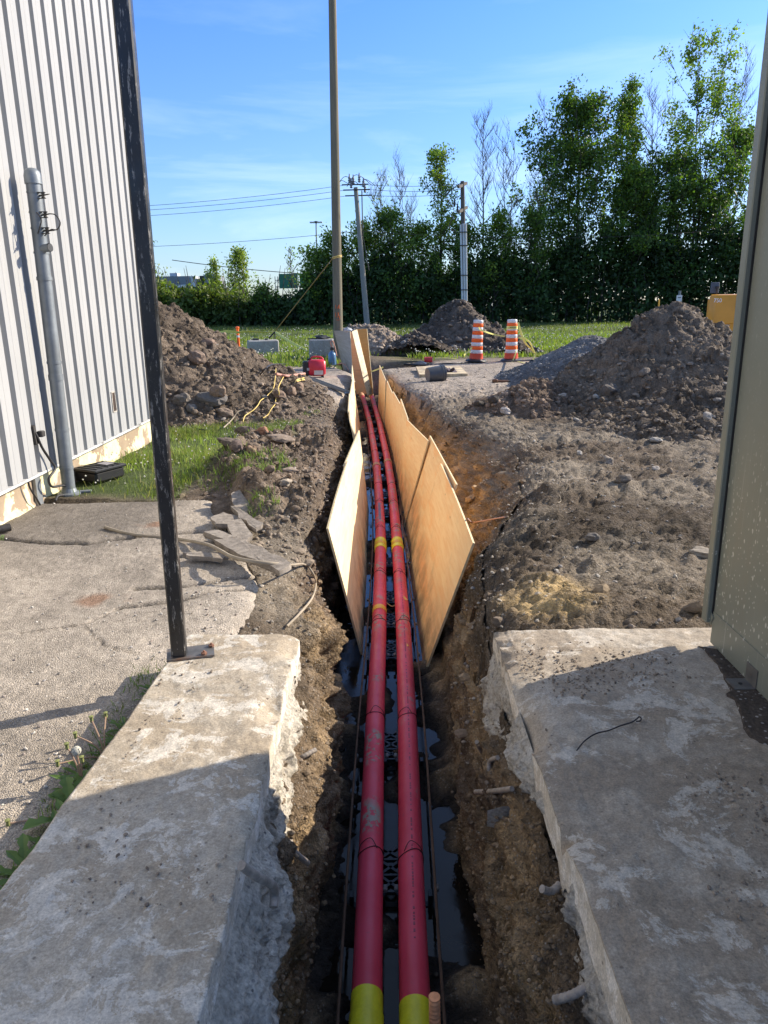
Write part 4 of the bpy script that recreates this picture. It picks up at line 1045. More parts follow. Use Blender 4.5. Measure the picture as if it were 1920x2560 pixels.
b = MB(); b.lathe([(.008, 0), (.008, .0015)], 10, (CX0-.045, 2.60, .1565)); b.build('bolt_hole', M_blk, t)
# muddy hollow beside the cabinet
M_mud = m_rough('dark mud', (.075, .058, .045), (.13, .105, .085))
po = [(1378, 2.78), (1.36, 2.62)]
pp = [g(1745, 1614, .14), g(1790, 1660, .14), g(1810, 1700, .14), g(1828, 1730, .14), g(1812, 1738, .14), g(1835, 1752, .14), g(1852, 1790, .14), g(1858, 1822, .14), g(1875, 1845, .14), g(1905, 1868, .14), g(1985, 1880, .14), g(2040, 1860, .14)]
b = MB(); poly = [(p.x, p.y) for p in pp]+[(1.75, 2.3), (1.55, 2.75), (1.45, 2.93)]
m_ = len(poly); cxm = sum(p[0] for p in poly)/m_; cym = sum(p[1] for p in poly)/m_
vs = [(x, y_, .139) for x, y_ in poly]+[(cxm+(x-cxm)*.93, cym+(y_-cym)*.93, .152) for x, y_ in poly]+[(cxm, cym, .153)]
b.add(vs, [(i, (i+1) % m_, m_+(i+1) % m_, m_+i) for i in range(m_)]+[(m_+i, m_+(i+1) % m_, 2*m_) for i in range(m_)])
b.build('mud_patch', M_mud, smooth=True, label='dark wet mud patch on the slab under the cabinet side', cat='mud')
# black twisted wire on the slab
W_ = [(1442, 1876), (1462, 1852), (1490, 1834), (1522, 1826), (1552, 1814), (1578, 1806), (1592, 1797), (1598, 1792), (1603, 1796), (1600, 1802), (1590, 1803)]
b = MB(); b.tube(spline([g(x, y_, .152) for x, y_ in W_], 5), .0026, 6); b.build('tie_wire', M_wire, smooth=True, label='twisted black wire with a small loop lying on the brown slab', cat='wire')
# cable sagging overhead between post and cabinet
b = MB(); b.tube([Vector((x, 2.95+.0*x, 2.6425+.19*(x-.45)**2)) for x in np.linspace(-.88, 1.5, 30)], .014, 10)
b.build('overhead_cable', M_blk, smooth=True, label='thick black cable sagging across the very top from the post to the cabinet', cat='cable')
# ================================================================== METAL BUILDING ON THE LEFT
def m_siding():
    s = Sh('off white siding', (.5, .5, .46), .55, 0, .25)
    c = s.ramp(s.noise(.9, 4, .6), [(.3, (.335, .335, .325)), (.7, (.38, .38, .37))])
    c = s.mix(s.ramp(s.noise(1., 5, .7, co=s.co('Object', (14, 14, .7))), [(.55, 0.), (.78, .35)]), c, (.50, .48, .42))
    z = s.n('ShaderNodeSeparateXYZ'); s.l(s.co(), z.inputs[0])
    c = s.mix(s.mix(1., s.ramp(z.outputs[2], [(.0, 1.), (.12, 0.)]), s.ramp(s.noise(7, 6, .7), [(.4, 0.), (.65, .7)]), 'MULTIPLY'), c, (.34, .31, .26))
    s.col(c); s.bump(s.noise(3, 3), .12, .01); return s.m
M_sid = m_siding()
t = thing('metal_building', 'pale metal clad building with vertical ribs and peeling cream foundation on the left', 'building', (-2.95, 4, 0))
prof = []; y0 = -1.5
XV, XF = -2.962, -2.915
y_ = y0
while y_ < 9.85:
    for dy, x_ in ((0, XV), (.040, XV), (.050, XF), (.12, XF), (.124, XF-.0025), (.128, XF), (.220, XF), (.232, XV)): prof.append((y_+dy, x_))
    y_ += .2545
zs = np.array([.275, .6, 1.2, 2, 3, 4, 5, 6.2]); prof = [p for p in prof if p[0] <= 9.95]
V = np.array([[(x_, y_, z_) for y_, x_ in prof] for z_ in zs])
V[..., 0] += .004*fbm(np.stack([V[..., 0]*0, V[..., 1], V[..., 2]], -1), .7, 3)
big('siding', V.reshape(-1, 3), gridF(len(zs), len(prof)), M_sid, parent=t, smooth=False)
b = MB(); b.box((-7.5, 4.2, 3.23), (9.06, 11.46, 5.9)); b.build('wall_core', M_sid, t)
b = MB(); b.box((-7.5, 4.2, 6.25), (9.3, 11.7, .14)); b.build('roof', simple('grey roof', (.3, .3, .3), .7), t)
b = MB(); b.box((-2.945, 4.2, .262), (.07, 11.5, .022)); b.build('drip_flashing', simple('white flashing', (.60, .59, .56), .5, 0, .3, 9, .2, dirt=(.10, .09, .08)), t)
def m_found():
    s = Sh('peeling foundation paint', rough=.9)
    tan_ = s.ramp(s.noise(6, 6, .7), [(.3, (.27, .20, .13)), (.7, (.37, .285, .19))])
    yel = s.ramp(s.noise(10, 5, .7), [(.3, (.66, .58, .30)), (.7, (.82, .75, .48))])
    f = s.ramp(s.noise(1.9, 7, .62, dist=.5), [(.495, 0.), (.505, 1.)])
    c = s.mix(f, tan_, yel)
    c = s.mix(s.ramp(s.noise(4.5, 7, .7, dist=.4), [(.60, 0.), (.62, .9)]), c, (.52, .49, .43))
    s.col(c); s.bump(f, .5, .006); s.bump(s.noise(30, 5, .7), .4, .006); return s.m
fy = np.linspace(-1.5, 9.93, 260); fz_ = np.linspace(-.1, .252, 14); A, B_ = np.meshgrid(fy, fz_)
X_ = -2.985+.006*fbm(P3(A, B_*2), 3, 4)-.0+.012*(B_ < .02)
big('foundation', np.stack([X_, A, B_], -1).reshape(-1, 3), gridF(14, 260), m_found(), parent=t)
b = MB(); b.box((-7.5, 9.90, .09), (9.05, .06, .33)); b.build('foundation_end', simple('bare foundation', (.33, .27, .2), .9), t)
# square hole cut in the siding
hc = Vector((-2.918, 8.06, .635))
b = MB(); b.box(hc, (.012, .085, .20)); b.build('vent_hole', simple('dark brown hole lining', (.05, .03, .02), .9), t)
b = MB()
for dy, dz, sy, sz in ((0, .105, .115, .012), (0, -.105, .115, .012), (.05, 0, .012, .21), (-.05, 0, .012, .21)): b.box(hc+Vector((.004, dy, dz)), (.014, sy, sz), Matrix.Rotation(random.uniform(-.06, .06), 3, 'X'))
b.build('vent_frame', simple('torn metal edge', (.46, .42, .36), .7, 0, .3, 40, .4), t)
b = MB(); b.box((-2.965, 6.17, .12), (.025, .095, .30)); b.build('ground_strap', simple('galvanised steel', (.30, .32, .33), .45, .5, .2, 8, .1), t)

# ---- service mast
M_galv = simple('weathered galvanised pipe', (.215, .235, .245), .5, .4, .22, 6, .15, dirt=(.20, .21, .21))
t = thing('service_mast', 'grey galvanised pipe mast with three wire clevises standing beside the metal building', 'pipe mast', (-2.83, 6.47, 0))
mb_ = Vector((-2.83, 6.47, 0)); mt_ = Vector((-2.775, 6.44, 2.66))
def mp_(z): return mb_.lerp(mt_, z/2.66)
b = MB(); b.tube([mp_(0), mp_(2.64)], .056, 22); b.build('mast_pipe', M_galv, t, smooth=True)
b = MB(); c_ = mp_(2.58); b.lathe([(.058, 0), (.066, .0), (.066, .06), (.060, .09), (.035, .115), (0, .122)], 22, c_); b.build('mast_cap', M_galv, t, smooth=True)
b = MB(); b.lathe([(.10, 0), (.10, .018), (.07, .03), (.06, .06)], 20, mb_); b.box(mb_+Vector((.05, .03, .015)), (.26, .05, .02), Matrix.Rotation(.3, 3, 'Z'), bev=.004); b.build('base_flange', M_galv, t)
for z_, r_, h in ((.24, .0605, .02), (.58, .060, .02), (1.02, .061, .05), (1.16, .0605, .02), (1.84, .062, .03), (2.05, .0605, .015), (2.24, .0605, .012), (2.36, .0605, .012), (2.51, .0605, .012)):
    b = MB(); b.tube([mp_(z_), mp_(z_+h)], r_, 22); b.build('pipe_band', M_galv, t, smooth=True)
M_dk = simple('dark clevis metal', (.06, .055, .05), .6, .4, .3, 30, .2)
for z_, ln in ((2.49, .10), (2.345, .10), (2.225, .14)):
    p = mp_(z_); b = MB(); b.tube([p+Vector((.05, -.02, 0)), p+Vector((ln, -.05, .0)), p+Vector((ln+.05, -.07, .004))], [.008, .006, .003], 8)
    b.lathe([(.004, -.02), (.016, -.018), (.009, 0), (.016, .018), (.004, .02)], 10, p+Vector((.085, -.04, 0))); b.box(p+Vector((.07, -.035, .022)), (.06, .02, .006)); b.box(p+Vector((.07, -.035, -.022)), (.06, .02, .006))
    b.build('wire_clevis', M_dk, t)
b = MB(); p = mp_(2.35)+Vector((.11, -.05, 0)); p2 = mp_(2.23)+Vector((.12, -.05, 0))
b.tube(spline([p, p+Vector((.06, 0, -.01)), p+Vector((.09, 0, -.07)), p2+Vector((.05, 0, .0)), p2, p2+Vector((-.05, -.02, -.05))], 6), .005, 6); b.tube(spline([mp_(2.36)+Vector((.03, -.07, 0)), mp_(2.30)+Vector((.06, -.07, 0)), mp_(2.2)+Vector((.02, -.07, 0))], 6), .005, 6)
b.build('drop_wire', M_dk, t, smooth=True)
b = MB(); p = mp_(2.085); b.tube([p+Vector((.0, -.02, -.0)), p+Vector((.10, -.055, .01))], [.030, .034], 16, caps=False); b.tube([p+Vector((.098, -.054, .01)), p+Vector((.10, -.055, .01))], [.03, .001], 16); b.build('side_stub', M_galv, t, smooth=True)
b = MB(); p = mp_(2.085)+Vector((.101, -.056, .01)); b.tube([p-Vector((.004, -.002, 0)), p+Vector((.001, 0, 0))], [.030, .030], 16); b.build('stub_opening', M_blk, t)
# black cable coming out of the siding
M_cbl = simple('old black cable', (.022, .02, .02), .55, 0, .3, 20, .2)
b = MB(); X_ = -2.90
b.tube(spline([(X_-.01, 6.12, .66), (X_+.01, 6.14, .58), (X_+.02, 6.18, .48), (X_+.03, 6.27, .36), (X_+.05, 6.3, .28), (X_+.03, 6.2, .21), (X_+.03, 6.24, .13), (X_+.06, 6.4, .10), (X_+.08, 6.5, .02), (X_+.06, 6.42, .012), (X_+.04, 6.3, .03), (X_+.05, 6.22, .008)], 8), .011, 8)
b.build('wall_cable', M_cbl, smooth=True, label='looping black cable hanging down the building foundation beside the mast', cat='cable', group=None)
b = MB(); b.box((X_-.01, 6.13, .60), (.03, .04, .16), Matrix.Rotation(.1, 3, 'X')); b.box((X_+.02, 6.19, .60), (.05, .06, .05), bev=.006); b.build('cable_fitting', M_dk, label='small rusty cable fitting on the siding left of the mast', cat='fitting')
b = MB(); b.tube(spline([(-2.93, 5.95, .25), (-2.93, 5.97, .18), (-2.92, 6.03, .08), (-2.92, 6.08, .01)], 6), .008, 6); b.build('wall_cable', M_cbl, smooth=True, label='short thin black wire hanging under the siding left of the grey strap', cat='cable')
b = MB(); b.tube([(-2.96, 5.18, .035), (-2.80, 5.31, .043)], .030, 16, caps=False); b.tube([(-2.80, 5.31, .043), (-2.81, 5.30, .043), (-2.9, 5.22, .04)], [.030, .025, .024], 16, caps=False); b.build('pipe_offcut', M_dk, smooth=True, label='open end of a short dark pipe lying on the pavement at the left edge', cat='pipe')
# black plastic box on the grass
t = thing('valve_box', 'black plastic box with a grey lid label lying in the grass by the foundation', 'box', (-2.76, 7.05, 0))
rot = Matrix.Rotation(R(-28), 3, 'Z')
b = MB(); b.box((-2.76, 7.05, .065), (.30, .36, .11), rot, bev=.02); b.build('box_body', M_blk, t)
b = MB(); b.box((-2.76, 7.05, .128), (.33, .39, .025), rot, bev=.008)
for k in range(5): b.box(Vector((-2.76, 7.05, .143))+rot @ Vector((0, -.14+.07*k, 0)), (.26, .012, .008), rot)
b.build('box_lid', M_blk, t)
b = MB(); b.box(Vector((-2.76, 7.05, .149))+rot @ Vector((.0, .08, 0)), (.13, .10, .004), rot); b.build('lid_label', simple('grey lid label', (.30, .28, .28), .6), t)

# ---- beige hose over the pavement edge, cords, hoses
def draped(pts, r, mat, name, label, cat, group=None, n=6, lift=None, raw=False):
    w = pts if raw else [hit(px, py, (lift or r)) for px, py in pts]
    b = MB(); b.tube(spline(w, n), r, 7); return b.build(name, mat, smooth=True, label=label, cat=cat, group=group)
M_hose = simple('dusty beige hose', (.34, .28, .20), .75, 0, .25, 8, .2)
w = [g(262, 1318, .012), g(330, 1336, .012), g(440, 1347, .02), g(520, 1362, .07), g(580, 1392, .10), g(640, 1405, .11), g(720, 1412, .06)]
w += [hit(762, 1425, .04), hit(783, 1450, .05), hit(790, 1480, .05), hit(780, 1515, .05), hit(750, 1550, .04), hit(718, 1578, .03)]
b = MB(); b.tube(spline(w, 7), [.0120]*42+[.0070]*(len(spline(w, 7))-42), 9); b.build('hose', M_hose, smooth=True, label='dusty beige hose trailing across the pavement and looping down the bank', cat='hose')
M_yel = simple('yellow cord', (.80, .58, .16), .6, 0, .15, 20, 0)
draped([(690, 926), (688, 950), (684, 975), (672, 990), (664, 998), (652, 1006), (645, 1018), (634, 1030), (622, 1038), (612, 1046), (608, 1060)], .007, M_yel, 'extension_cord', 'yellow cord running down the left heap, the left one of the pair', 'cord', 'yellow cords over the left heap', lift=.03)
draped([(710, 945), (702, 960), (696, 975), (698, 990), (690, 1002), (688, 1015), (678, 1028), (670, 1042), (658, 1050)], .007, M_yel, 'extension_cord', 'yellow cord running down the left heap, the right one of the pair', 'cord', 'yellow cords over the left heap', lift=.03)
draped([(763, 936), (760, 948), (750, 951), (742, 958), (752, 955), (762, 953), (746, 952), (738, 960)], .009, M_yel, 'extension_cord', 'yellow cord bunched at the foot of the red generator', 'cord', 'yellow cords over the left heap', lift=.03)
M_ora = simple('faded orange hose', (.55, .27, .19), .6, 0, .2, 8, .1)
draped([(762, 936), (740, 940), (720, 943), (700, 940), (690, 938)], .022, M_ora, 'hose', 'faded orange hose lying left of the red generator', 'hose', lift=.02)
draped([(838, 880), (845, 900), (842, 912), (856, 910), (866, 918), (872, 928)], .014, M_ora, 'hose', 'thin orange hose hanging from the blue bottle towards the trench', 'hose', lift=.02)
draped([(650, 940), (680, 915), (720, 912), (762, 910), (800, 915)], .012, M_blk, 'hose', 'dark hose lying along the edge of the grass behind the generator', 'hose', lift=.02)
draped([(1010, 912), (1060, 914), (1110, 911), (1180, 908), (1260, 905), (1330, 903)], .02, M_blk, 'hose', 'long dark hose on the ground running past the feet of the drums', 'hose', lift=.02)
draped([(1168, 1312), (1180, 1318), (1200, 1317), (1230, 1312), (1262, 1308)], .006, simple('pink twine', (.5, .30, .24), .8), 'twine', 'pinkish twine tied at the corner of the nearest right plywood sheet', 'twine', raw=False, lift=.05)
draped([(456, 1076), (470, 1062), (482, 1075), (510, 1082), (530, 1080)], .008, M_cbl, 'wall_cable', 'thin dark cable across the grass behind the black post', 'cable', lift=.04)
draped([(560, 1080), (580, 1060), (595, 1040), (610, 1035)], .010, M_hose, 'hose', 'pale hose loop in the rubble at the grass edge', 'hose', lift=.06)
draped([(1395, 1560-300), (1402, 1255), (1398, 1240)], .003, M_hose, 'twine', 'short bent straw standing in the right bank', 'twine', lift=.01)
# steel channel lying by the generator
b = MB(); p0 = g(766, 944, .10); p1 = g(868, 983, .04); dv = (p1-p0); L_ = dv.length; rot = Vector((1, 0, 0)).rotation_difference(dv.normalized()).to_matrix()
c_ = (p0+p1)/2
b.box(c_, (L_, .10, .008), rot); b.box(c_+rot @ Vector((0, .048, .02)), (L_, .006, .045), rot); b.box(c_+rot @ Vector((0, -.048, .02)), (L_, .006, .045), rot)
b.build('steel_channel', M_galv, label='long grey steel channel lying from the generator to the trench edge', cat='steel channel')
b = MB(); p0 = g(656, 914, .06); p1 = g(678, 915, .06); b.tube([p0, p1], .06, 12); b.build('white_pipe', simple('white plastic pipe', (.7, .7, .64), .5), smooth=True, label='short white plastic pipe lying at the edge of the grass', cat='pipe')

# ================================================================== GENERATOR, BOTTLE, BLOCKS
Pg = g(786, 944, 0)
t = thing('generator', 'red and black portable generator standing on the dirt left of the trench', 'generator', (0, 0, 0))
M_red = simple('red generator shell', (.62, .03, .05), .35, 0, .1, 6, 0)
b = MB(); b.box((.05, 0, .225), (.42, .30, .37), bev=.05); b.build('shell', M_red, t, smooth=True, ang=60)
b = MB(); b.box((-.195, 0, .215), (.15, .27, .34), bev=.03)
for k in range(4): b.box((-.273, 0, .10+.06*k), (.01, .2, .02))
b.build('control_end', M_blk, t)
b = MB(); b.tube(spline([(-.08, 0, .39), (-.06, 0, .455), (.0, 0, .475), (.12, 0, .47), (.19, 0, .44), (.21, 0, .38)], 5), .020, 10); b.build('handle', M_red, t, smooth=True)
b = MB(); b.lathe([(.035, 0), (.04, .02), (.035, .045), (0, .05)], 14, (-.12, 0, .40)); b.build('fuel_cap', M_blk, t)
b = MB(); b.box((.09, -.1515, .12), (.21, .004, .10)); b.build('label_plate', simple('pale label', (.55, .48, .42), .5), t)
b = MB(); b.box((-.14, -.137, .20), (.075, .006, .06)); b.build('outlet_panel', simple('grey outlet panel', (.35, .35, .35), .5), t)
for x in (-.15, .18):
    b = MB(); b.box((x, 0, .02), (.06, .26, .04)); b.build('foot', M_blk, t)
t.location = (Pg.x, Pg.y+.12, -.005); t.rotation_euler[2] = .10
Pb = g(831, 912, 0)
t = thing('gas_bottle', 'small blue bottle with pink hose on top, beside the second concrete block', 'bottle', (0, 0, 0))
M_blu = simple('blue bottle paint', (.10, .22, .38), .35, .1, .2, 8, 0)
b = MB(); b.lathe([(.10, 0), (.11, .02), (.11, .27), (.09, .33), (.05, .36), (.03, .38), (.03, .40)], 18); b.build('bottle_body', M_blu, t, smooth=True)
b = MB(); b.lathe([(.03, .40), (.05, .41), (.05, .47), (.02, .49), (.0, .50)], 12); b.build('valve', M_dk, t)
b = MB(); b.tube(spline([(.0, 0, .50), (-.03, -.02, .62), (.03, -.02, .66), (.07, 0, .55), (.13, 0, .25)], 6), .016, 7); b.build('hose_coil', M_ora, t, smooth=True)
t.location = (Pb.x, Pb.y, 0)
M_blkc = m_conc('precast block', (.40, .39, .36), (.52, .50, .47), (.32, .29, .25), .6)
def block(px0, px1, py, pyt, label, yaw, H_, extras):
    a = g(px0, py, 0); b_ = g(px1, py, 0); w = (b_.x-a.x); t = thing('concrete_block', label, 'concrete block', ((a.x+b_.x)/2, a.y+.35, 0), 'concrete blocks on the grass')
    b = MB(); b.box(t.location+Vector((0, 0, H_/2)), (w*.93, .62, H_), Matrix.Rotation(yaw, 3, 'Z'), bev=.035); b.build('block', M_blkc, t)
    b = MB(); b.box(t.location+Vector((0, 0, H_/2))+Matrix.Rotation(yaw, 3, 'Z') @ Vector((w*.466, .0, 0)), (.006, .05, H_*.86), Matrix.Rotation(yaw, 3, 'Z')); b.build('key_slot', M_blkc, t)
    return t.location+Vector((0, 0, H_))
top = block(614, 694, 892, 853, 'pale concrete block on the grass beside the orange post', .22, .53, 0)
def junk(p, s_, seed, label, mat, name='tool_bag', cat='tool bag'):
    v = IV2*(1+np.random.default_rng(seed).uniform(-.28, .28, (len(IV2), 1)))*np.array(s_)+np.array(p)+np.array((0, 0, s_[2]*.75))
    big(name, v, IF2, mat, smooth=False, label=label, cat=cat)
junk(top+Vector((-.22, -.1, 0)), (.13, .09, .035), 3, 'dark tool lying on the pale concrete block', M_blk, 'hand_tool', 'tool')
junk(top+Vector((.12, 0, 0)), (.05, .04, .03), 4, 'tiny dark object on the right end of the pale concrete block', M_blk, 'hand_tool', 'tool')
top = block(771, 838, 898, 852, 'shaded grey concrete block behind the blue bottle', -.03, .60, 0)
junk(top+Vector((.0, 0, 0)), (.24, .15, .07), 6, 'dark cloth bag lying on the shaded grey block', simple('dark slate cloth', (.05, .055, .06), .85, 0, .3, 9, .4))
b = MB(); b.box(top+Vector((-.30, -.1, .02)), (.32, .04, .03), Matrix.Rotation(.15, 3, 'Z')); b.build('hand_tool', M_blk, label='long black tool on the left end of the shaded grey block', cat='tool')
junk(g(868, 826, 1.02)+Vector((.02, -.3, -.02)), (.11, .08, .06), 8, 'pale grey plastic bag on top of the grey upright plywood', simple('pale grey plastic', (.42, .44, .45), .5), 'plastic_bag', 'bag')

# ================================================================== ORANGE DRUMS AND POSTS
M_org = simple('orange drum plastic', (.95, .13, .008), .45, 0, .12, 5, 0)
M_orr = simple('orange red drum skirt', (.70, .085, .045), .45, 0, .12, 5, 0)
M_wht = simple('white reflective band', (.66, .66, .66), .4, 0, .12, 9, 0)
M_caut = simple('yellow caution tape', (.80, .76, .22), .5, 0, .12, 9, 0)
def drum(loc, tilt, label):
    t = thing('traffic_drum', label, 'traffic drum', (0, 0, 0), 'orange and white striped drums')
    rad = lambda z: .192-.044*(z/1.08)-(.006 if z > .2 else 0)
    def ring(z0, z1, mat, name, dr=0.):
        b = MB(); b.lathe([(rad((z0+z1)/2)+dr-.006, z0), (rad(z0)+dr, z0+.008), (rad(z1)+dr, z1-.008), (rad((z0+z1)/2)+dr-.006, z1)], 28); return b.build(name, mat, t, smooth=True, ang=50)
    z = .20; ring(.05, .235, M_orr, 'drum_skirt', .012)
    for k in range(4):
        ring(z+.035, z+.135, M_wht, 'white_band'); ring(z+.135, z+.245, M_org, 'orange_band'); z += .21
    ring(z+.035, z+.115, M_wht, 'white_band'); 
    b = MB(); b.lathe([(.140, 0), (.132, .012), (.0, .018)], 24, (0, 0, z+.113)); b.build('drum_lid', M_wht, t)
    b = MB(); b.lathe([(.30, 0), (.31, .02), (.29, .055), (.20, .085)], 10); b.build('rubber_base', M_blk, t)
    t.location = loc; t.rotation_euler = tilt; return t
p1 = g(1193, 906, 0); p2 = g(1282, 905, 0)
drum((p1.x, p1.y+.3, .0), (0, R(2.5), 0), 'left orange and white drum in front of the dark conical heap')
d2 = drum((p2.x, p2.y+.3, .0), (0, 0, 0), 'right orange and white drum wrapped with yellow danger tape')
def text(body, size, loc, rot, mat, name, parent=None, ext=.002, label=None, cat=None):
    cu = bpy.data.curves.new(name, 'FONT'); cu.body = body; cu.size = size; cu.extrude = ext; cu.align_x = 'CENTER'; cu.align_y = 'CENTER'
    tmp = bpy.data.objects.new('tmp', cu); COL.objects.link(tmp); bpy.context.view_layer.update()
    me = bpy.data.meshes.new_from_object(tmp.evaluated_get(bpy.context.evaluated_depsgraph_get())); bpy.data.objects.remove(tmp)
    me.name = name; me.materials.clear(); me.materials.append(mat)
    o = bpy.data.objects.new(name, me); COL.objects.link(o); o.location = loc; o.rotation_euler = rot
    if parent is not None: o.parent = parent
    return tag(o, label, cat)
def ribbon(pts, w, mat, name, label, group=None, up=(0, 0, 1), n=6, twist=0., cat='caution tape'):
    P = spline(pts, n); b = MB(); vs = []
    for i, p in enumerate(P):
        d_ = Vector(up).copy(); a = twist*i/len(P); tt = (P[min(i+1, len(P)-1)]-P[max(i-1, 0)]).normalized()
        d_ = Matrix.Rotation(a, 3, tt) @ (d_-tt*d_.dot(tt)).normalized(); s_ = tt.cross(d_)*.003
        vs += [p-d_*w/2-s_, p+d_*w/2-s_, p+d_*w/2+s_, p-d_*w/2+s_]
    fs = []
    for i in range(len(P)-1):
        for k in range(4): fs.append((4*i+k, 4*i+(k+1) % 4, 4*i+4+(k+1) % 4, 4*i+4+k))
    fs += [(3, 2, 1, 0), tuple(4*(len(P)-1)+k for k in range(4))]
    b.add(vs, fs); return b.build(name, mat, label=label, cat=cat, group=group)
# tape around and off the drums
dc = Vector((p2.x, p2.y+.3, 0)); b = MB(); b.lathe([(.158, .905), (.155, .985)], 28, dc); b.build('caution_tape', M_caut, label='band of yellow danger tape wrapped round the right drum', cat='caution tape')
text('DANGER', .058, dc+Vector((-.01, -.162, .945)), (R(90), 0, 0), M_blk, 'tape_lettering', label='black DANGER lettering on the tape round the right drum', cat='lettering')
TG = 'yellow tape strung about the site'
Y2 = dc.y-.1
ribbon([atY(1295, 806, Y2), atY(1302, 830, Y2), atY(1312, 855, Y2), atY(1325, 870, Y2), atY(1338, 884, Y2), atY(1355, 892, Y2), atY(1378, 903, Y2)], .06, M_caut, 'caution_tape', 'yellow tape falling in a long curve from the right drum to the ground', TG, twist=2)
ribbon([atY(1296, 844, Y2), atY(1312, 847, Y2), atY(1325, 857, Y2), atY(1332, 872, Y2), atY(1337, 884, Y2), atY(1333, 902, Y2-.2)], .05, M_caut, 'caution_tape', 'second yellow tape strand looping down beside the right drum', TG, twist=2)
ribbon([atY(1292, 862, Y2-.2), atY(1290, 880, Y2-.3), atY(1283, 900, Y2-.3), atY(1278, 908, Y2-.3)], .035, M_caut, 'caution_tape', 'thin yellow tape end hanging down the front of the right drum', TG)
ribbon([g(1284, 901, .03), g(1300, 905, .03), g(1318, 907, .03), g(1340, 905, .03), g(1380, 905, .03)], .05, M_caut, 'caution_tape', 'yellow tape lying on the ground at the foot of the right drum', TG, up=(0, 1, 0))
c1 = Vector((p1.x, p1.y+.1, 0))
ribbon([atY(1197, 818, c1.y-.15), atY(1202, 825, c1.y-.1), atY(1215, 830, c1.y), atY(1235, 836, c1.y+.3), atY(1262, 841, c1.y+.3)], .04, M_caut, 'caution_tape', 'yellow tape tied on the left drum and stretched to the right drum', TG)
ribbon([atY(1181, 868, c1.y+.1), atY(1172, 878, c1.y), atY(1160, 888, c1.y-.2)], .05, M_caut, 'caution_tape', 'short yellow tape end leaving the left drum to the left', TG)
ribbon([g(1086, 895, .02), g(1110, 894, .04), g(1140, 897, .02)], .05, M_caut, 'caution_tape', 'yellow tape scrap on the ground left of the drums', TG, up=(0, 1, 0))
ribbon([atY(549, 833, 30), atY(560, 830, 30), atY(575, 829, 30), atY(595, 831, 29.9), atY(620, 829, 30), atY(650, 830, 30.1), atY(690, 831, 30.2)], .11, M_caut, 'caution_tape', 'yellow tape strung past the orange post on the left', TG, twist=1.5)
ribbon([atY(688, 829, 30), atY(712, 846, 29), atY(740, 862, 28), atY(771, 879, 27)], .09, M_caut, 'caution_tape', 'yellow tape sloping down to the shaded grey block', TG)
ribbon([atY(928, 929, 19.8), atY(940, 925, 19.3), atY(950, 921, 18.8), atY(958, 918, 18.5)], .035, M_caut, 'caution_tape', 'yellow tape stretched across the far end of the trench', TG)
b = MB(); p = atY(1648, 748, 12.6); q_ = atY(1648, 765, 12.6); b.tube([q_-Vector((0, 0, .3)), p], .012, 6); b.build('marker_stake', M_tapeo, label='thin yellow stake stuck in the top of the high right heap', cat='stake')
# delineator post
t = thing('delineator_post', 'orange plastic post with white bands standing in the grass on the left', 'delineator', (0, 0, 0))
b = MB(); b.lathe([(.055, 0), (.055, .80)], 14); b.lathe([(.03, 0), (.07, .02), (.08, .05), (.07, .085), (.03, .10)], 12, (0, 0, .78)); b.build('post_body', M_org, t, smooth=True)
for z_ in (.46, .62):
    b = MB(); b.lathe([(.057, 0), (.057, .08)], 14, (0, 0, z_)); b.build('white_band', M_wht, t, smooth=True)
b = MB(); b.lathe([(.16, 0), (.15, .04), (.06, .06)], 10); b.build('rubber_base', M_blk, t)
t.location = g(597, 873, 0)
# bucket lying on its side
Pk = g(1092, 958, 0)
t = thing('bucket', 'dark grey plastic bucket lying on its side in front of the plywood board', 'bucket', (0, 0, 0))
M_bk = simple('dark grey bucket', (.075, .080, .085), .4, 0, .15, 6, 0)
b = MB(); b.lathe([(.02, .0), (.150, 0), (.152, .01), (.168, .30), (.176, .31), (.176, .335), (.168, .338), (.171, .345), (.178, .348), (.178, .375), (.170, .38), (.160, .375), (.140, .02), (.02, .015)], 28); b.build('bucket_body', M_bk, t, smooth=True, ang=30)
b = MB(); b.tube([(math.cos(a)*.185, math.sin(a)*.185, .345-.0) for a in np.linspace(.1, 3.04, 16)], .004, 6); b.build('wire_handle', M_galv, t, smooth=True)
b = MB(); b.lathe([(.0, -.003), (.145, -.003), (.148, .0)], 28); b.build('bucket_bottom', simple('dusty bucket bottom', (.17, .15, .13), .8, 0, .3, 14, .2), t)
t.rotation_euler = (Matrix.Rotation(R(18), 3, 'Z') @ Matrix.Rotation(R(86), 3, 'Y')).to_euler(); t.location = (Pk.x-.19, Pk.y+.12, .165)
# tool pouches, bottle, red pipe stub
t = thing('tool_pouch', 'open tool pouch with white lining lying near the drums', 'tool pouch', tuple(g(1126, 942, 0)))
pc = Vector(t.location)+Vector((0, .1, 0))
b = MB(); b.box(pc+Vector((-.10, 0, .11)), (.16, .14, .18), Matrix.Rotation(.6, 3, 'Y'), bev=.03); b.build('pouch', simple('purple brown leather', (.07, .045, .055), .6), t)
b = MB(); b.box(pc+Vector((.07, 0, .10)), (.15, .13, .17), Matrix.Rotation(-.5, 3, 'Y'), bev=.02); b.build('pouch', simple('dark brown leather', (.045, .022, .018), .6), t)
b = MB(); b.box(pc+Vector((.115, -.068, .09)), (.09, .008, .11), Matrix.Rotation(-.6, 3, 'Y')); b.box(pc+Vector((-.03, -.06, .17)), (.05, .02, .07), Matrix.Rotation(.5, 3, 'Y')); b.build('lining', simple('pinkish white lining', (.60, .50, .48), .7), t)
t = thing('drill', 'brown cordless tool lying on the ground in front of the tool pouch', 'tool', tuple(g(1258, 960, 0)))
pc = Vector(t.location)
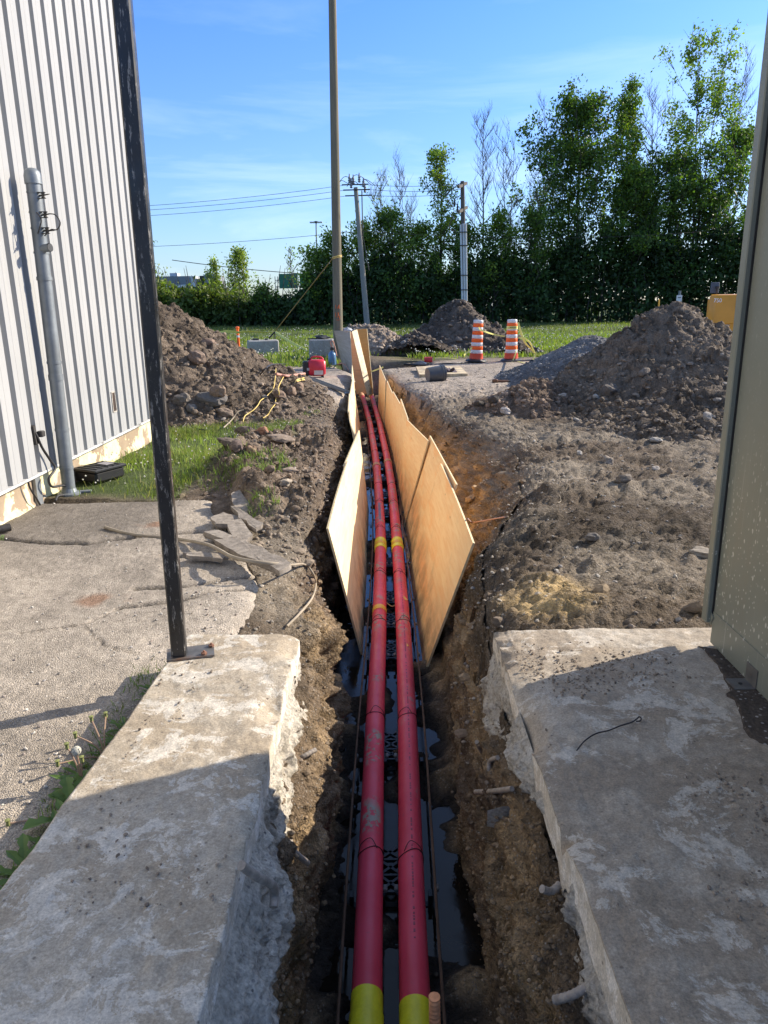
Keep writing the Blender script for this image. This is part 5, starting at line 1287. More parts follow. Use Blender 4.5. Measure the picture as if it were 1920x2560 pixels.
b = MB(); b.box(pc+Vector((-.17, 0, .05)), (.12, .10, .11), bev=.02); b.tube([pc+Vector((-.11, 0, .05)), pc+Vector((.10, 0, .045))], .035, 10); b.build('tool_body', simple('brown tool body', (.16, .07, .025), .5), t)
b = MB(); b.tube([pc+Vector((.10, 0, .045)), pc+Vector((.30, .02, .03))], [.03, .012], 10); b.build('tool_bit', M_dk, t)
b = MB(); pr_ = g(1072, 899, .06); b.tube([pr_+Vector((-.13, 0, 0)), pr_+Vector((.10, -.02, 0))], [.075, .08], 16, caps=False); b.tube([pr_+Vector((.10, -.02, 0)), pr_+Vector((.05, -.015, 0)), pr_+Vector((-.12, 0, 0))], [.08, .068, .066], 16, caps=False)
b.build('conduit_offcut', simple('red offcut', (.5, .04, .05), .5), smooth=True, label='short red conduit offcut lying at the edge of the far pit', cat='pipe')
b = MB(); ps = g(1055, 910, 0); b.add([ps+Vector(v) for v in [(-.28, -.05, .01), (.10, -.08, .01), (.16, .1, .02), (-.2, .1, .02), (-.05, .0, .10)]], [(0, 1, 4), (1, 2, 4), (2, 3, 4), (3, 0, 4), (3, 2, 1, 0)])
b.build('shovel_blade', simple('grey shovel steel', (.22, .21, .20), .5, .4), label='grey shovel blade lying behind the big plywood board', cat='shovel')
# ================================================================== POLES AND WIRES
def m_wood(name, a, b_):
    s = Sh(name, rough=.85, spec=.2)
    c = s.ramp(s.noise(1., 6, .7, co=s.co('Object', (16, 16, .8))), [(.3, a), (.7, b_)])
    c = s.mix(s.ramp(s.noise(1., 3, .5, co=s.co('Object', (7, 7, 1.4))), [(.66, 0.), (.72, .6)]), c, tuple(x*.45 for x in a))
    s.col(c); s.bump(s.noise(1., 6, .7, co=s.co('Object', (30, 30, 1.5))), .5, .01); return s.m
M_pole = m_wood('olive brown pole wood', (.140, .124, .084), (.235, .208, .145)); M_pole2 = m_wood('silvery pole wood', (.21, .20, .175), (.32, .30, .265)); M_pole3 = m_wood('dark pole wood', (.09, .08, .07), (.15, .135, .12))
t = thing('utility_pole', 'thick bare brown wooden pole rising out of the picture behind the far plywood', 'utility pole', (-1.33, 23.2, 0))
b = MB(); P0, P1 = Vector((-1.33, 23.2, -.1)), Vector((-1.15, 23.2, 13.5)); b.tube([P0.lerp(P1, i/10) for i in range(11)], [.150-.006*i for i in range(11)], 24); b.build('pole_shaft', M_pole, t, smooth=True)
M_mark = simple('orange spray paint', (.62, .13, .03), .7)
b = MB()
for (x, z, dx, dz) in ((-.05, 1.52, 0, .12), (.0, 1.52, .05, .12), (.0, 1.57, .05, 0), (.05, 1.52, 0, .12), (-.06, 1.28, 0, .14), (-.01, 1.26, .05, .16), (.05, 1.26, -.05, .16), (.06, 1.22, .0, .1), (-.04, 1.20, .09, .0)):
    xa, xb = x, x+dx; f = lambda xx: -math.sqrt(.1515**2-(xx+.01)**2)
    b.tube([(-1.31+xa, 23.2+f(xa), z), (-1.31+xb, 23.2+f(xb), z+dz)], .009, 5)
b.build('painted_mark', M_mark, t)
b = MB()
for z_ in (3.02, 2.98): b.tube([(-1.29+.145*math.cos(a), 23.2+.145*math.sin(a), z_+.03*math.cos(a)) for a in np.linspace(0, 6.283, 20)], .012, 6)
b.build('rope_wrap', M_yel, t, smooth=True)
gA, gB = Vector((-1.42, 23.1, 2.95)), g(687, 829, .62)
b = MB(); b.tube([gA, atY(687, 829, 27.5)], .015, 6); b.build('guy_rope', simple('brown yellow rope', (.34, .22, .07), .7), smooth=True, label='taut brownish rope slanting from the thick pole down to the yellow tape', cat='rope')
b = MB(); pst = atY(687, 831, 27.6); b.tube([(pst.x, pst.y, 0), (pst.x, pst.y, pst.z)], .02, 6); b.tube([pst+Vector((-.22, 0, -.2)), pst+Vector((.0, 0, .02))], .03, 6); b.build('anchor_stake', M_dk, label='dark stake in the grass where rope and tape meet', cat='stake')
def insul(p, h, r): return [(r*.4, 0), (r, h*.08), (r*.6, h*.2), (r, h*.3), (r*.6, h*.45), (r*.9, h*.55), (r*.5, h*.7), (r*.3, h)]
U1b, U1t = g(917, 798, 0)*0+Vector((-1.0, 55, 0)), Vector((-1.62, 55, 9.45))
t = thing('utility_pole', 'weathered silver pole with three crossarms and insulators in front of the trees', 'utility pole', tuple(U1b))
b = MB(); b.tube([U1b.lerp(U1t, i/8) for i in range(9)], [.21-.008*i for i in range(9)], 12); b.build('pole_shaft', M_pole2, t, smooth=True)
b = MB()
for z_, l0, l1, dy in ((9.62, -.95, 1.1, 0), (9.25, -.85, 1.25, -.25), (8.95, -.75, 1.4, .25)):
    b.tube([U1t+Vector((l0, dy, z_-9.45)), U1t+Vector((l1*.8, dy, z_-9.45+.02))], .045, 6)
b.build('crossarms', M_dk, t)
for dx, z_ in ((-.55, 9.8), (-.2, 9.75), (.35, 9.85), (.72, 9.55), (.85, 9.2), (-.4, 9.5)):
    b = MB(); b.lathe(insul(None, .62, .11), 8, U1t+Vector((dx*.75, 0, z_-9.45-.1))); b.build('insulator', simple('grey insulator', (.22, .22, .23), .4), t, smooth=True)
b = MB()
for a0, a1, h_ in ((-1.3, .35, .7), (-.6, 1.15, .8), (.4, 1.35, .5), (-1.2, -.3, .45)): b.tube(spline([U1t+Vector((a0, 0, .05)), U1t+Vector(((a0+a1)/2-.2, 0, h_)), U1t+Vector((a1, 0, .1))], 6), .02, 5)
b.tube([U1t+Vector((.42, .1, -.2)), U1t+Vector((.42, .1, -3.2)), U1b+Vector((.2, 0, 4))], .04, 5)
b.build('jumper_wires', M_dk, t, smooth=True)
U2t, U2b = Vector((5.2, 50, 9.0)), Vector((5.48, 50, 0))
t = thing('utility_pole', 'dark pole with white cable guards and two short crossarms in front of the trees', 'utility pole', tuple(U2b))
b = MB(); b.tube([U2b.lerp(U2t, i/8) for i in range(9)], [.19-.008*i for i in range(9)], 12); b.build('pole_shaft', M_pole3, t, smooth=True)
for z_ in (8.78, 7.35):
    p = U2b.lerp(U2t, z_/9); b = MB(); b.box(p, (.14, 1.9, .16), Matrix.Rotation(R(-22), 3, 'Z') @ Matrix.Rotation(R(14), 3, 'X')); b.build('crossarm', M_pole3, t)
M_guard = simple('white cable guard', (.56, .57, .57), .5, 0, .1, 3, 0)
for dx, w_, top_ in ((-.17, .10, 6.45), (.0, .11, 6.5), (.15, .10, 6.5)):
    p0, p1 = U2b+Vector((dx*.8, -.2, .0)), U2b.lerp(U2t, top_/9)+Vector((dx, -.17, 0)); b = MB(); b.tube([p0, p1], w_*.62, 8); b.build('cable_guard', M_guard, t, smooth=True)
b = MB()
for z_ in (1.2, 2.5, 3.4, 5.2, 6.0):
    b = MB(); p = U2b.lerp(U2t, z_/9); b.box(p+Vector((0, -.20, 0)), (.48, .18, .05)); b.build('guard_strap', M_dk, t)
b = MB()
for dx, z_ in ((-.35, 7.2), (-.55, 7.5)): b.lathe(insul(None, .5, .08), 8, Vector((5.25+dx, 49.9, z_)))
b.tube(spline([(5.1, 50, 8.9), (4.2, 50, 8.2), (4.7, 50, 7.3), (4.4, 50, 6.3), (5.0, 50, 6.0)], 6), .025, 5); b.tube(spline([(5.15, 50, 8.2), (4.7, 50, 7.9), (5.1, 50, 7.4)], 6), .02, 5)
b.build('cable_terminations', M_dk, t, smooth=True)
def wire(p0, p1, sag, label, r=.014):
    p0, p1 = Vector(p0), Vector(p1); b = MB()
    b.tube([p0.lerp(p1, i/24)-Vector((0, 0, 4*sag*(i/24)*(1-i/24))) for i in range(25)], r, 5)
    b.build('power_line', M_dk, smooth=True, label=label, cat='wire', group='overhead wires')
U = U1t
wire((-40, 58, 9.2), U+Vector((-.75, 0, .15)), .9, 'topmost of the three wires running left from the silver pole')
wire((-40, 57.7, 8.95), U+Vector((-.7, -.25, -.2)), .9, 'middle of the three wires running left from the silver pole')
wire((-40, 58.3, 8.65), U+Vector((-.6, .25, -.5)), .9, 'lowest of the three close wires running left from the silver pole')
wire((-40, 58, 6.6), U1b.lerp(U1t, .70)+Vector((-.2, 0, 0)), .75, 'single lower wire running left from the middle of the silver pole')
wire(U+Vector((.9, 0, .15)), (5.1, 50, 8.85), .12, 'upper wire between the silver pole and the dark pole')
wire(U+Vector((1.1, -.25, -.2)), (5.1, 49.7, 8.5), .12, 'second wire between the silver pole and the dark pole')
wire(U+Vector((1.2, .25, -.5)), (5.0, 50.3, 8.35), .12, 'third wire between the silver pole and the dark pole')
wire(U1b.lerp(U1t, .70)+Vector((.2, 0, 0)), (26, 62, 6.9), .5, 'low wire running right from the silver pole into the trees')
wire(atY(430, 650, 110), atY(860, 690, 110), .3, 'faint far wire low in the sky left of the thick pole', .05)

# ================================================================== FAR THINGS
t = thing('light_mast', 'tall thin floodlight mast far behind the left trees', 'light mast', (-9.86, 120, 0))
b = MB(); b.tube([(-9.86, 120, 0), (-9.66, 120, 14.1)], [.16, .09], 8); b.build('mast_tube', M_galv, t, smooth=True)
for dx in (-.75, -.35, .35, .75):
    b = MB(); b.box((-9.66+dx, 120, 13.9), (.42, .5, .22), bev=.05); b.build('lamp_head', simple('pale lamp housing', (.5, .52, .52), .4), t)
b = MB(); b.tube([(-10.5, 120, 13.95), (-8.9, 120, 13.95)], .05, 6); b.lathe([(.3, 0), (.3, .25)], 10, (-9.66, 120, 13.8)); b.build('lamp_ring', M_dk, t)
t = thing('highway_sign', 'two green highway signs on a steel gantry showing above the left trees', 'road sign', (-18, 150, 0))
M_grn = simple('green sign face', (.012, .13, .075), .5, 0, .25, 1.5, 0)
for x0, x1 in ((-19.6, -16.0), (-15.6, -12.3)):
    b = MB(); b.box(((x0+x1)/2, 149.6, 6.4), (x1-x0, .12, 2.7)); b.build('sign_panel', M_grn, t)
b = MB()
for x_ in (-20.4, -19.9, -12): b.tube([(x_, 150, 0), (x_, 150, 7.3)], .08, 6)
for z_ in (5.4, 6.6): b.tube([(-20.4, 150, z_), (-12, 150, z_)], .07, 6)
for k in range(6): b.tube([(-20.4, 150, 1+k), (-19.9, 150, 1.6+k)], .04, 5)
b.build('gantry', M_galv, t)
M_gl = simple('blue window band', (.08, .12, .17), .15, .2, .2, .3, 0)
M_wb = simple('pale office cladding', (.55, .58, .60), .5, 0, .06, .2, 0); M_gb = simple('grey ribbed cladding', (.20, .21, .23), .6, 0, .15, .6, 0)
t = thing('office_building', 'distant pale office block with blue window bands above the left hedge', 'building', (-52, 208, 0))
b = MB(); b.box((-52.6, 208, 4.8), (9, 14, 9.7)); b.build('main_block', M_wb, t)
b = MB(); b.box((-57, 206.5, 5.2), (15.5, 12, 8.9)); b.build('glass_wing', M_gl, t)
for z_ in (7.2, 5.0): 
    b = MB(); b.box((-57, 200.3, z_), (15.6, .3, .6)); b.build('floor_band', M_wb, t)
b = MB(); b.box((-46.2, 206, 4.8), (1.6, 9, 9.8)); b.build('dark_bay', M_blk, t)
b = MB(); b.box((-43.9, 205, 4.9), (3.4, 9, 9.9)); b.build('ribbed_wing', M_gb, t)
for z_ in (9.85, 7.5, 5.2): 
    b = MB(); b.box((-43.9, 200.4, z_), (3.7, .4, .28)); b.build('floor_band', M_wb, t)
b = MB(); b.box((-55, 208, 10.2), (2, 3, 1.)); b.build('roof_unit', M_wb, t)
# small sign on a post beyond the high heap
sa, sb = atY(1692, 738, 32), atY(1704, 754, 32)
t = thing('small_sign', 'small white sign on a thin post showing over the high right heap', 'sign', ((sa.x+sb.x)/2, 32, 0))
b = MB(); b.box(((sa.x+sb.x)/2, 32, (sa.z+sb.z)/2), (sb.x-sa.x, .02, abs(sb.z-sa.z)), bev=.01); b.build('sign_plate', M_wht, t)
b = MB(); b.box(((sa.x+sb.x)/2, 31.985, (sa.z+sb.z)/2+.035), ((sb.x-sa.x)*.6, .006, .04)); b.build('sign_lettering', M_pegm, t)
b = MB(); b.tube([((sa.x+sb.x)/2-.01, 32.04, 0), ((sa.x+sb.x)/2-.01, 32.04, sa.z+.18)], .022, 6); b.tube([((sa.x+sb.x)/2+.045, 32.04, 0), ((sa.x+sb.x)/2+.045, 32.04, sa.z+.18)], .022, 6); b.build('sign_post', M_galv, t)
# mini excavator, mostly behind the cabinet
YE = 19.0; a0, a1 = atY(1769, 833, YE), atY(1776, 736, YE)
t = thing('mini_excavator', 'yellow mini excavator numbered 750 parked behind the high heap, half hidden by the cabinet', 'excavator', (a0.x+1, YE+1, 0))
M_exc = simple('excavator yellow', (.62, .28, .02), .4, 0, .1, 2, 0)
W_ = 1.75; zb_, zt_ = a0.z, a1.z
b = MB(); xs0 = a0.x
rows = []
for z_, ins, dy in ((zb_, .02, .10), (zb_+.05, .0, .0), (zb_+.21, .0, .0), (zb_+.215, .01, .015), (zb_+.23, .01, .0), (zt_-.1, .05, .02), (zt_-.02, .08, .06), (zt_, .14, .14)):
    L0 = xs0+ins; L1 = xs0+W_-ins; rows.append([(L0+.30, YE+.8, z_), (L0+.04, YE+.25+dy, z_), (L0+.12, YE+dy+.06, z_), (L0+.35, YE+dy, z_), (L1-.35, YE+dy, z_), (L1-.12, YE+dy+.06, z_), (L1, YE+.35+dy, z_), (L1-.02, YE+.8, z_)])
vs = [v for r_ in rows for v in r_]; fs = [(i*8+k, i*8+k+1, i*8+9+k, i*8+8+k) for i in range(len(rows)-1) for k in range(7)]+[tuple(range((len(rows)-1)*8, len(rows)*8)), tuple(range(7, -1, -1))]
fs += [(i*8+7, i*8, i*8+8, i*8+15) for i in range(len(rows)-1)]
b.add(vs, fs); b.build('counterweight', M_exc, t, smooth=True)
b = MB(); b.box((xs0+W_/2+.3, YE+1.25, (zb_+zt_)/2), (W_-.65, .9, (zt_-zb_)*.85), bev=.05); b.build('house', M_exc, t)
text('750', .135, (xs0+.19, YE+.045, zt_-.15), (R(90), 0, 0), simple('white number paint', (.8, .8, .78), .5), 'number_marking').parent = t
t.children[-1].location = Vector(t.children[-1].location)-Vector(t.location)
b = MB()
for k in range(3): b.tube(spline([(xs0+.62, YE-.004, zb_+.75-.06*k), (xs0+.85, YE-.004, zb_+.74-.06*k), (xs0+1.1, YE-.004, zb_+.66-.06*k)], 4), .008, 5)
b.build('vent_slots', M_blk, t)
ma, mbb = atY(1797, 733, YE), atY(1821, 704, YE)
b = MB(); b.box(((ma.x+mbb.x)/2, YE+.5, (ma.z+mbb.z)/2), (mbb.x-ma.x, .06, mbb.z-ma.z), bev=.03); b.build('mirror', simple('dark blue grey mirror', (.06, .075, .10), .4), t)
b = MB(); b.tube([((ma.x+mbb.x)/2+.04, YE+.46, ma.z+.1), ((ma.x+mbb.x)/2+.05, YE+.5, zt_-.05)], .02, 6); b.lathe([(.05, 0), (.05, .05)], 10, ((ma.x+mbb.x)/2+.05, YE+.45, ma.z+.12)); b.build('mirror_stalk', M_dk, t)
for s_ in (0, 1):
    b = MB(); b.box((xs0+.2+s_*1.3, YE+1.0, .25), (.32, 1.8, .46), bev=.18); b.build('crawler_track', M_blk, t)
b = MB(); b.box((xs0+.95, YE+1.0, .55), (.5, .5, .3)); b.build('undercarriage', M_dk, t)
b = MB()
for x_ in (1.75, 2.3):
    for y_ in (1.2, 2.2): b.tube([(xs0+x_, YE+y_, zt_-.2), (xs0+x_, YE+y_, 2.4)], .04, 6)
b.box((xs0+2.02, YE+1.7, 2.42), (.7, 1.15, .08), bev=.03); b.build('cab_frame', M_dk, t)

# ================================================================== TREES
def m_leaf(name, a, b_, tr=.45):
    s = Sh(name, rough=.55, spec=.3)
    c = s.mix(1., s.attr(), s.ramp(s.noise(1.5, 3), [(.3, .8), (.7, 1.2)]), 'MULTIPLY'); s.col(c)
    tl_ = s.n('ShaderNodeBsdfTranslucent'); mxs = s.n('ShaderNodeMixShader'); mxs.inputs[0].default_value = tr
    c2 = s.mix(1., c, (1.6, 1.9, .6), 'MULTIPLY'); s.l(c2, tl_.inputs['Color'])
    s.l(s.b.outputs[0], mxs.inputs[1]); s.l(tl_.outputs[0], mxs.inputs[2]); s.l(mxs.outputs[0], s.out.inputs['Surface']); return s.m
M_leaf = m_leaf('tree leaves', 0, 0, .32); M_grass = m_leaf('grass blades', 0, 0, .35)
M_bark = simple('dark bark', (.075, .062, .050), .9, 0, .3, 3, .3); M_bark2 = simple('grey bare bark', (.15, .125, .11), .9, 0, .25, 3, .3)
def leaves(centers, size, cols, parent, name='crown', mat=None, up=.0, label=None, cat=None, kind=None, aspect=.6, group=None):
    n = len(centers); sz = size*rng.uniform(.6, 1.3, n)
    a = rng.normal(size=(n, 3)); a /= np.linalg.norm(a, axis=1)[:, None]
    r_ = rng.normal(size=(n, 3)); r_[:, 2] += up; b_ = np.cross(a, r_); b_ /= np.linalg.norm(b_, axis=1)[:, None]
    A = a*sz[:, None]*.5; B = b_*sz[:, None]*.5*aspect; nn = np.cross(a, b_)*sz[:, None]*.12
    V = np.stack([centers-A, centers-B+nn, centers+A, centers+B+nn], 1).reshape(-1, 3)
    F = np.arange(4*n).reshape(-1, 4)
    return big(name, V, F, mat or M_leaf, parent=parent, smooth=False, tint=np.repeat(cols, 4, 0), label=label, cat=cat, kind=kind, group=group)
def grow(H, W, h0=.25, nb=26, sub=5, lean=.0, bare=False, stems=1, seed=0, up=.6, shape='oval', r0=.16):
    rn = random.Random(seed); mb2 = MB(); tips = []
    for s_ in range(stems):
        lx = (rn.random()-.5)*.10*H*(stems > 1)+lean*H; ly = (rn.random()-.5)*.08*H
        hh = H*(1-.12*s_*rn.random()); trunk = []
        for i in range(9):
            f = i/8; trunk.append(Vector((lx*f*f+.02*H*math.sin(f*5+seed+s_)*.3+(s_-stems/2+.5)*.25, ly*f*f+.012*H*math.sin(f*4+seed*2), hh*f*.97)))
        rr_ = r0*(1 if stems == 1 else .75)
        mb2.tube(trunk, [max(.015, rr_*(1-.93*i/8)) for i in range(9)], 6)
        for k in range(nb//stems):
            f = h0+(1-h0)*((k+rn.random()*.8)/(nb/stems))**.9; f = min(f, .97)
            i = int(f*8); p = trunk[i].lerp(trunk[min(8, i+1)], f*8-i); g_ = (f-h0)/(1-h0)
            prof = {'oval': math.sin(max(.05, min(1, g_*.85+.15))*math.pi)**.7, 'cone': (1-g_)**.8*.9+.12, 'col': math.sin((g_*.8+.18)*math.pi)**.5, 'up': .75-.45*g_}[shape]
            L = W/2*prof*rn.uniform(.6, 1.15); az = rn.random()*6.283
            dr_ = Vector((math.cos(az), math.sin(az), up*(.6+.9*rn.random()))).normalized()
            pts = [p]; q_ = p.copy(); dd = dr_.copy()
            for j in range(5):
                dd = (dd+Vector((rn.uniform(-.2, .2), rn.uniform(-.2, .2), .10+.12*up))).normalized(); q_ = q_+dd*L/4.2; pts.append(q_.copy())
            br = max(.02, rr_*(1-f)*.55); mb2.tube(pts, [br*(1-.8*j/5)+.006 for j in range(6)], 4, caps=False)
            for m_ in range(sub):
                j = rn.uniform(1.0, 5); i2 = int(min(4, j)); b0_ = pts[i2].lerp(pts[i2+1], min(1, j-i2)); a2 = rn.random()*6.283
                d2_ = (Vector((math.cos(a2), math.sin(a2), up*rn.uniform(.3, 1.5)))+dd*.7).normalized(); l2 = L*rn.uniform(.25, .5)+.25
                e_ = b0_+d2_*l2+Vector((0, 0, .1*l2)); mid_ = b0_.lerp(e_, .5)+Vector((rn.uniform(-.05, .05), rn.uniform(-.05, .05), 0))*l2
                mb2.tube([b0_, mid_, e_], [.017, .012, .007] if bare else [.016, .012, .008], 3, caps=False); tips += [(mid_, l2), (e_, l2)]
                if bare:
                    for w_ in range(4):
                        a3 = rn.random()*6.283; b1 = b0_.lerp(e_, rn.uniform(.3, 1)); d3 = (Vector((math.cos(a3), math.sin(a3), 1.6))+d2_*.6).normalized()
                        mb2.tube([b1, b1+d3*rn.uniform(.3, .75)], [.008, .004], 3, caps=False)
        tips.append((trunk[-1], .6))
    return mb2, tips
def tree(label, x, y, H, W, n, c0_, size=.26, group='trees along the edge of the field', name='tree', cr=.36, cat='tree', **k):
    t = thing(name, label, cat, (x, y, 0), group)
    mb2, tips = grow(H, W, **k)
    mb2.v = [Vector(v)+Vector((x, y, 0)) for v in mb2.v]
    mb2.build('trunk', M_bark2 if k.get('bare') else M_bark, t, smooth=True)
    if n:
        T_ = np.array([tuple(p) for p, l in tips]); T_ = T_[rng.random(len(T_)) < .5]; idx = rng.integers(0, len(T_), n)
        off = rng.normal(size=(n, 3))*cr*(.5+.5*rng.random((n, 1))); Pn = T_[idx]+off
        hue = rng.random(len(T_))[idx][:, None]; hz = np.clip(Pn[:, 2:3]/H, 0, 1)
        col_ = np.array(c0_)*(.65+.7*hue)*(.8+.4*rng.random((n, 1)))
        yl = (rng.random((n, 1)) < .16+.22*hz); col_ = np.where(yl, col_*np.array((1.7, 1.45, .8)), col_)
        leaves(Pn+np.array((x, y, 0)), size, col_, t)
    return t
dg = (.072, .128, .028); mg = (.125, .195, .040); lg = (.15, .22, .048); yg = (.20, .26, .065)
tree('big round crowned dark maple on the right, widest tree of the row', 16.4, 66, 17.6, 11.5, 19000, dg, .27, seed=3, nb=60, sub=7, h0=.16, stems=4, shape='oval', cr=.42)
tree('slimmer lighter tree rising just right of the big round maple', 20.6, 67, 19.3, 6.6, 9500, mg, .24, seed=5, nb=40, sub=6, h0=.25, stems=2, shape='cone', cr=.38)
tree('tallest airy tree at the right, next to the cabinet edge', 26.6, 66, 22.4, 7.6, 8500, mg, .25, seed=8, nb=46, sub=6, h0=.28, stems=3, shape='col', cr=.36)
tree('dense dark tree between the slim tree and the tallest one', 24.2, 65, 12.4, 9.0, 12000, dg, .26, seed=9, nb=50, sub=7, h0=.15, stems=3, shape='oval')
tree('broad dark tree low at the right edge behind the cabinet', 29.5, 67, 15, 8, 7000, dg, .26, seed=10, nb=44, sub=6, h0=.2, stems=2, shape='oval')
tree('medium dark tree filling the gap below the slim tree', 20.5, 64, 11.5, 7, 11000, dg, .26, seed=19, nb=40, sub=6, h0=.15, stems=2, shape='oval')
tree('narrow leafy tree with bright leaves left of the white guarded pole', 4.9, 64, 13.4, 3.6, 4200, lg, .22, seed=11, nb=44, sub=5, h0=.22, shape='col', cr=.30)
BG = 'bare trees along the edge of the field'
tree('tall leafless tree just right of the white guarded pole', 8.6, 66, 16.2, 7.0, 0, dg, seed=12, nb=34, sub=5, h0=.3, bare=True, shape='up', up=.75, r0=.13, group=BG, name='bare_tree')
tree('second tall leafless tree, its trunk forking low', 11.0, 67, 15.4, 7.2, 0, dg, seed=14, nb=34, sub=5, h0=.28, bare=True, stems=2, shape='up', up=.75, r0=.12, group=BG, name='bare_tree')
tree('smaller leafless tree left of the big round maple', 13.3, 66, 12.8, 6.4, 0, dg, seed=15, nb=28, sub=5, h0=.3, bare=True, stems=2, shape='up', up=.7, r0=.09, group=BG, name='bare_tree')
tree('thin leafless tree left of the narrow leafy tree', 2.0, 66, 13.2, 6.0, 0, dg, seed=16, nb=30, sub=5, h0=.3, bare=True, stems=3, shape='up', up=.75, r0=.08, group=BG, name='bare_tree')
tree('leafless tree nearest to the silver pole, leaning left', .4, 65, 11.4, 6.2, 300, yg, .16, seed=17, nb=26, sub=5, h0=.3, bare=True, stems=2, lean=-.06, shape='up', up=.7, r0=.08, group=BG, name='bare_tree')
tree('leafless tree showing left behind the tallest airy tree', 23.6, 68, 18.8, 9, 0, dg, seed=18, nb=40, sub=5, h0=.3, bare=True, stems=2, shape='up', up=.65, r0=.11, group=BG, name='bare_tree')
tree('leafless tree at the far right against the cabinet edge', 29.6, 68, 21, 8, 0, dg, seed=20, nb=40, sub=5, h0=.3, bare=True, stems=2, shape='up', up=.7, r0=.11, group=BG, name='bare_tree')
tree('few bare leader branches poking out of the top of the big round maple', 14.4, 67.5, 18.3, 4.5, 0, dg, seed=21, nb=26, sub=4, h0=.4, bare=True, stems=2, shape='up', up=.75, r0=.10, group=BG, name='bare_tree')
MG = 'leafy trees in the middle of the field edge'
for i, (x_, y_, H_, W_, n_, c_, lab) in enumerate([
    (-9.6, 63, 3.0, 2.2, 1200, dg, 'short round dark tree left of the thick pole'),
    (-5.3, 63.5, 5.9, 2.8, 3200, mg, 'dark tree just left of the thick pole'),
    (-3.6, 64, 7.0, 3.8, 3800, dg, 'leafy tree right behind the thick pole'),
    (-1.4, 64, 8.0, 4.2, 4200, mg, 'leafy tree directly behind the silver pole'),
    (1.1, 63.5, 8.6, 4.6, 4600, dg, 'full dark tree right of the silver pole'),
    (3.4, 63, 7.6, 3.8, 3600, mg, 'leafy tree below the narrow bright tree'),
    (6.9, 64, 7.8, 4.2, 4000, dg, 'leafy tree right behind the white guarded pole'),
    (9.4, 63.5, 8.6, 4.4, 4200, mg, 'leafy tree at the foot of the tall bare tree'),
    (12.2, 63, 8.3, 4.6, 4400, dg, 'dark leafy tree left of the big round maple')]):
    tree(lab, x_, y_, H_, W_, n_, c_, .24, group=MG, seed=30+i, nb=34, sub=5, h0=.10, stems=2, shape='oval', up=.5, r0=.09, cr=.40)
LG = 'small pale trees behind the left hedge'
tree('slender pale green young tree with a thin tip behind the left hedge', -14.4, 67, 5.6, 2.0, 1500, yg, .2, group=LG, seed=41, nb=24, sub=4, h0=.1, shape='cone', r0=.05, cr=.26)
tree('wider pale green young tree behind the left hedge', -12.2, 67, 6.3, 3.4, 2600, yg, .22, group=LG, seed=42, nb=30, sub=5, h0=.1, shape='cone', r0=.06, cr=.3)
tree('pale twiggy young tree rising right beside the black post', -15.2, 50, 8.2, 3.4, 700, yg, .17, group=LG, seed=43, nb=34, sub=4, h0=.15, shape='cone', up=.8, r0=.07, cr=.22)
tree('dark twiggy treetop in front of the green highway signs', -7.8, 68, 6.6, 1.6, 160, mg, .2, group=LG, seed=44, nb=26, sub=4, h0=.2, shape='oval', r0=.06, cr=.3)
# the dense dark undergrowth between and below the trees
def thicket():
    n = 66000; x = rng.uniform(-24, 33, n); tp = [(-24, 3.3), (-19, 3.4), (-16, 3.0), (-13, 2.7), (-10, 2.3), (-7.2, 2.5), (-3, 4.6), (2, 5.0), (8, 5.2), (12, 5.6), (18, 6.2), (25, 7.0), (33, 8)]
    H_ = interp(tp, x)*(1+.30*fbm(P3(x, x*0), .5, 5, .65))*(.86+.28*rng.random(n)**3)
    f = rng.random(n)**.75; z = H_*f
    y_ = 62.2+rng.random(n)**.8*4.0-0.9*(1-f)+.8*fbm(P3(x, x*0+3, z), .5, 3)
    cl = fbm(np.stack([x, y_, z], -1), .9, 3)[:, None]
    left = sstep(-9, -13, x)[:, None]
    c_ = np.array((.042, .078, .024))*(1+.5*cl)  # very dark green, with the thicket's shade put into the colour
    c_ = c_*(1-left*f[:, None])+left*f[:, None]*np.array((.13, .165, .035))*(1+.4*cl)  # left end turns paler towards its top, sunlight put into the leaf colour
    c_ *= rng.uniform(.6, 1.4, (n, 1))
    leaves(np.stack([x, y_, z], -1), .40, np.clip(c_, .004, 1), None, 'undergrowth', label='dense dark green undergrowth running along the whole far edge of the field', cat='undergrowth', kind='stuff')
thicket()
b = MB(); rb = random.Random(5)
for k in range(330):
    x_ = rb.uniform(-22, 32); y_ = rb.uniform(62.5, 66); h_ = rb.uniform(2, 5); b.tube([(x_, y_, 0), (x_+rb.uniform(-.3, .3), y_, h_*.5), (x_+rb.uniform(-.7, .7), y_, h_)], [.05, .035, .015], 4, caps=False)
b.build('thicket_stems', M_bark, label='thin dark stems standing in the undergrowth', cat='stems', kind='stuff')
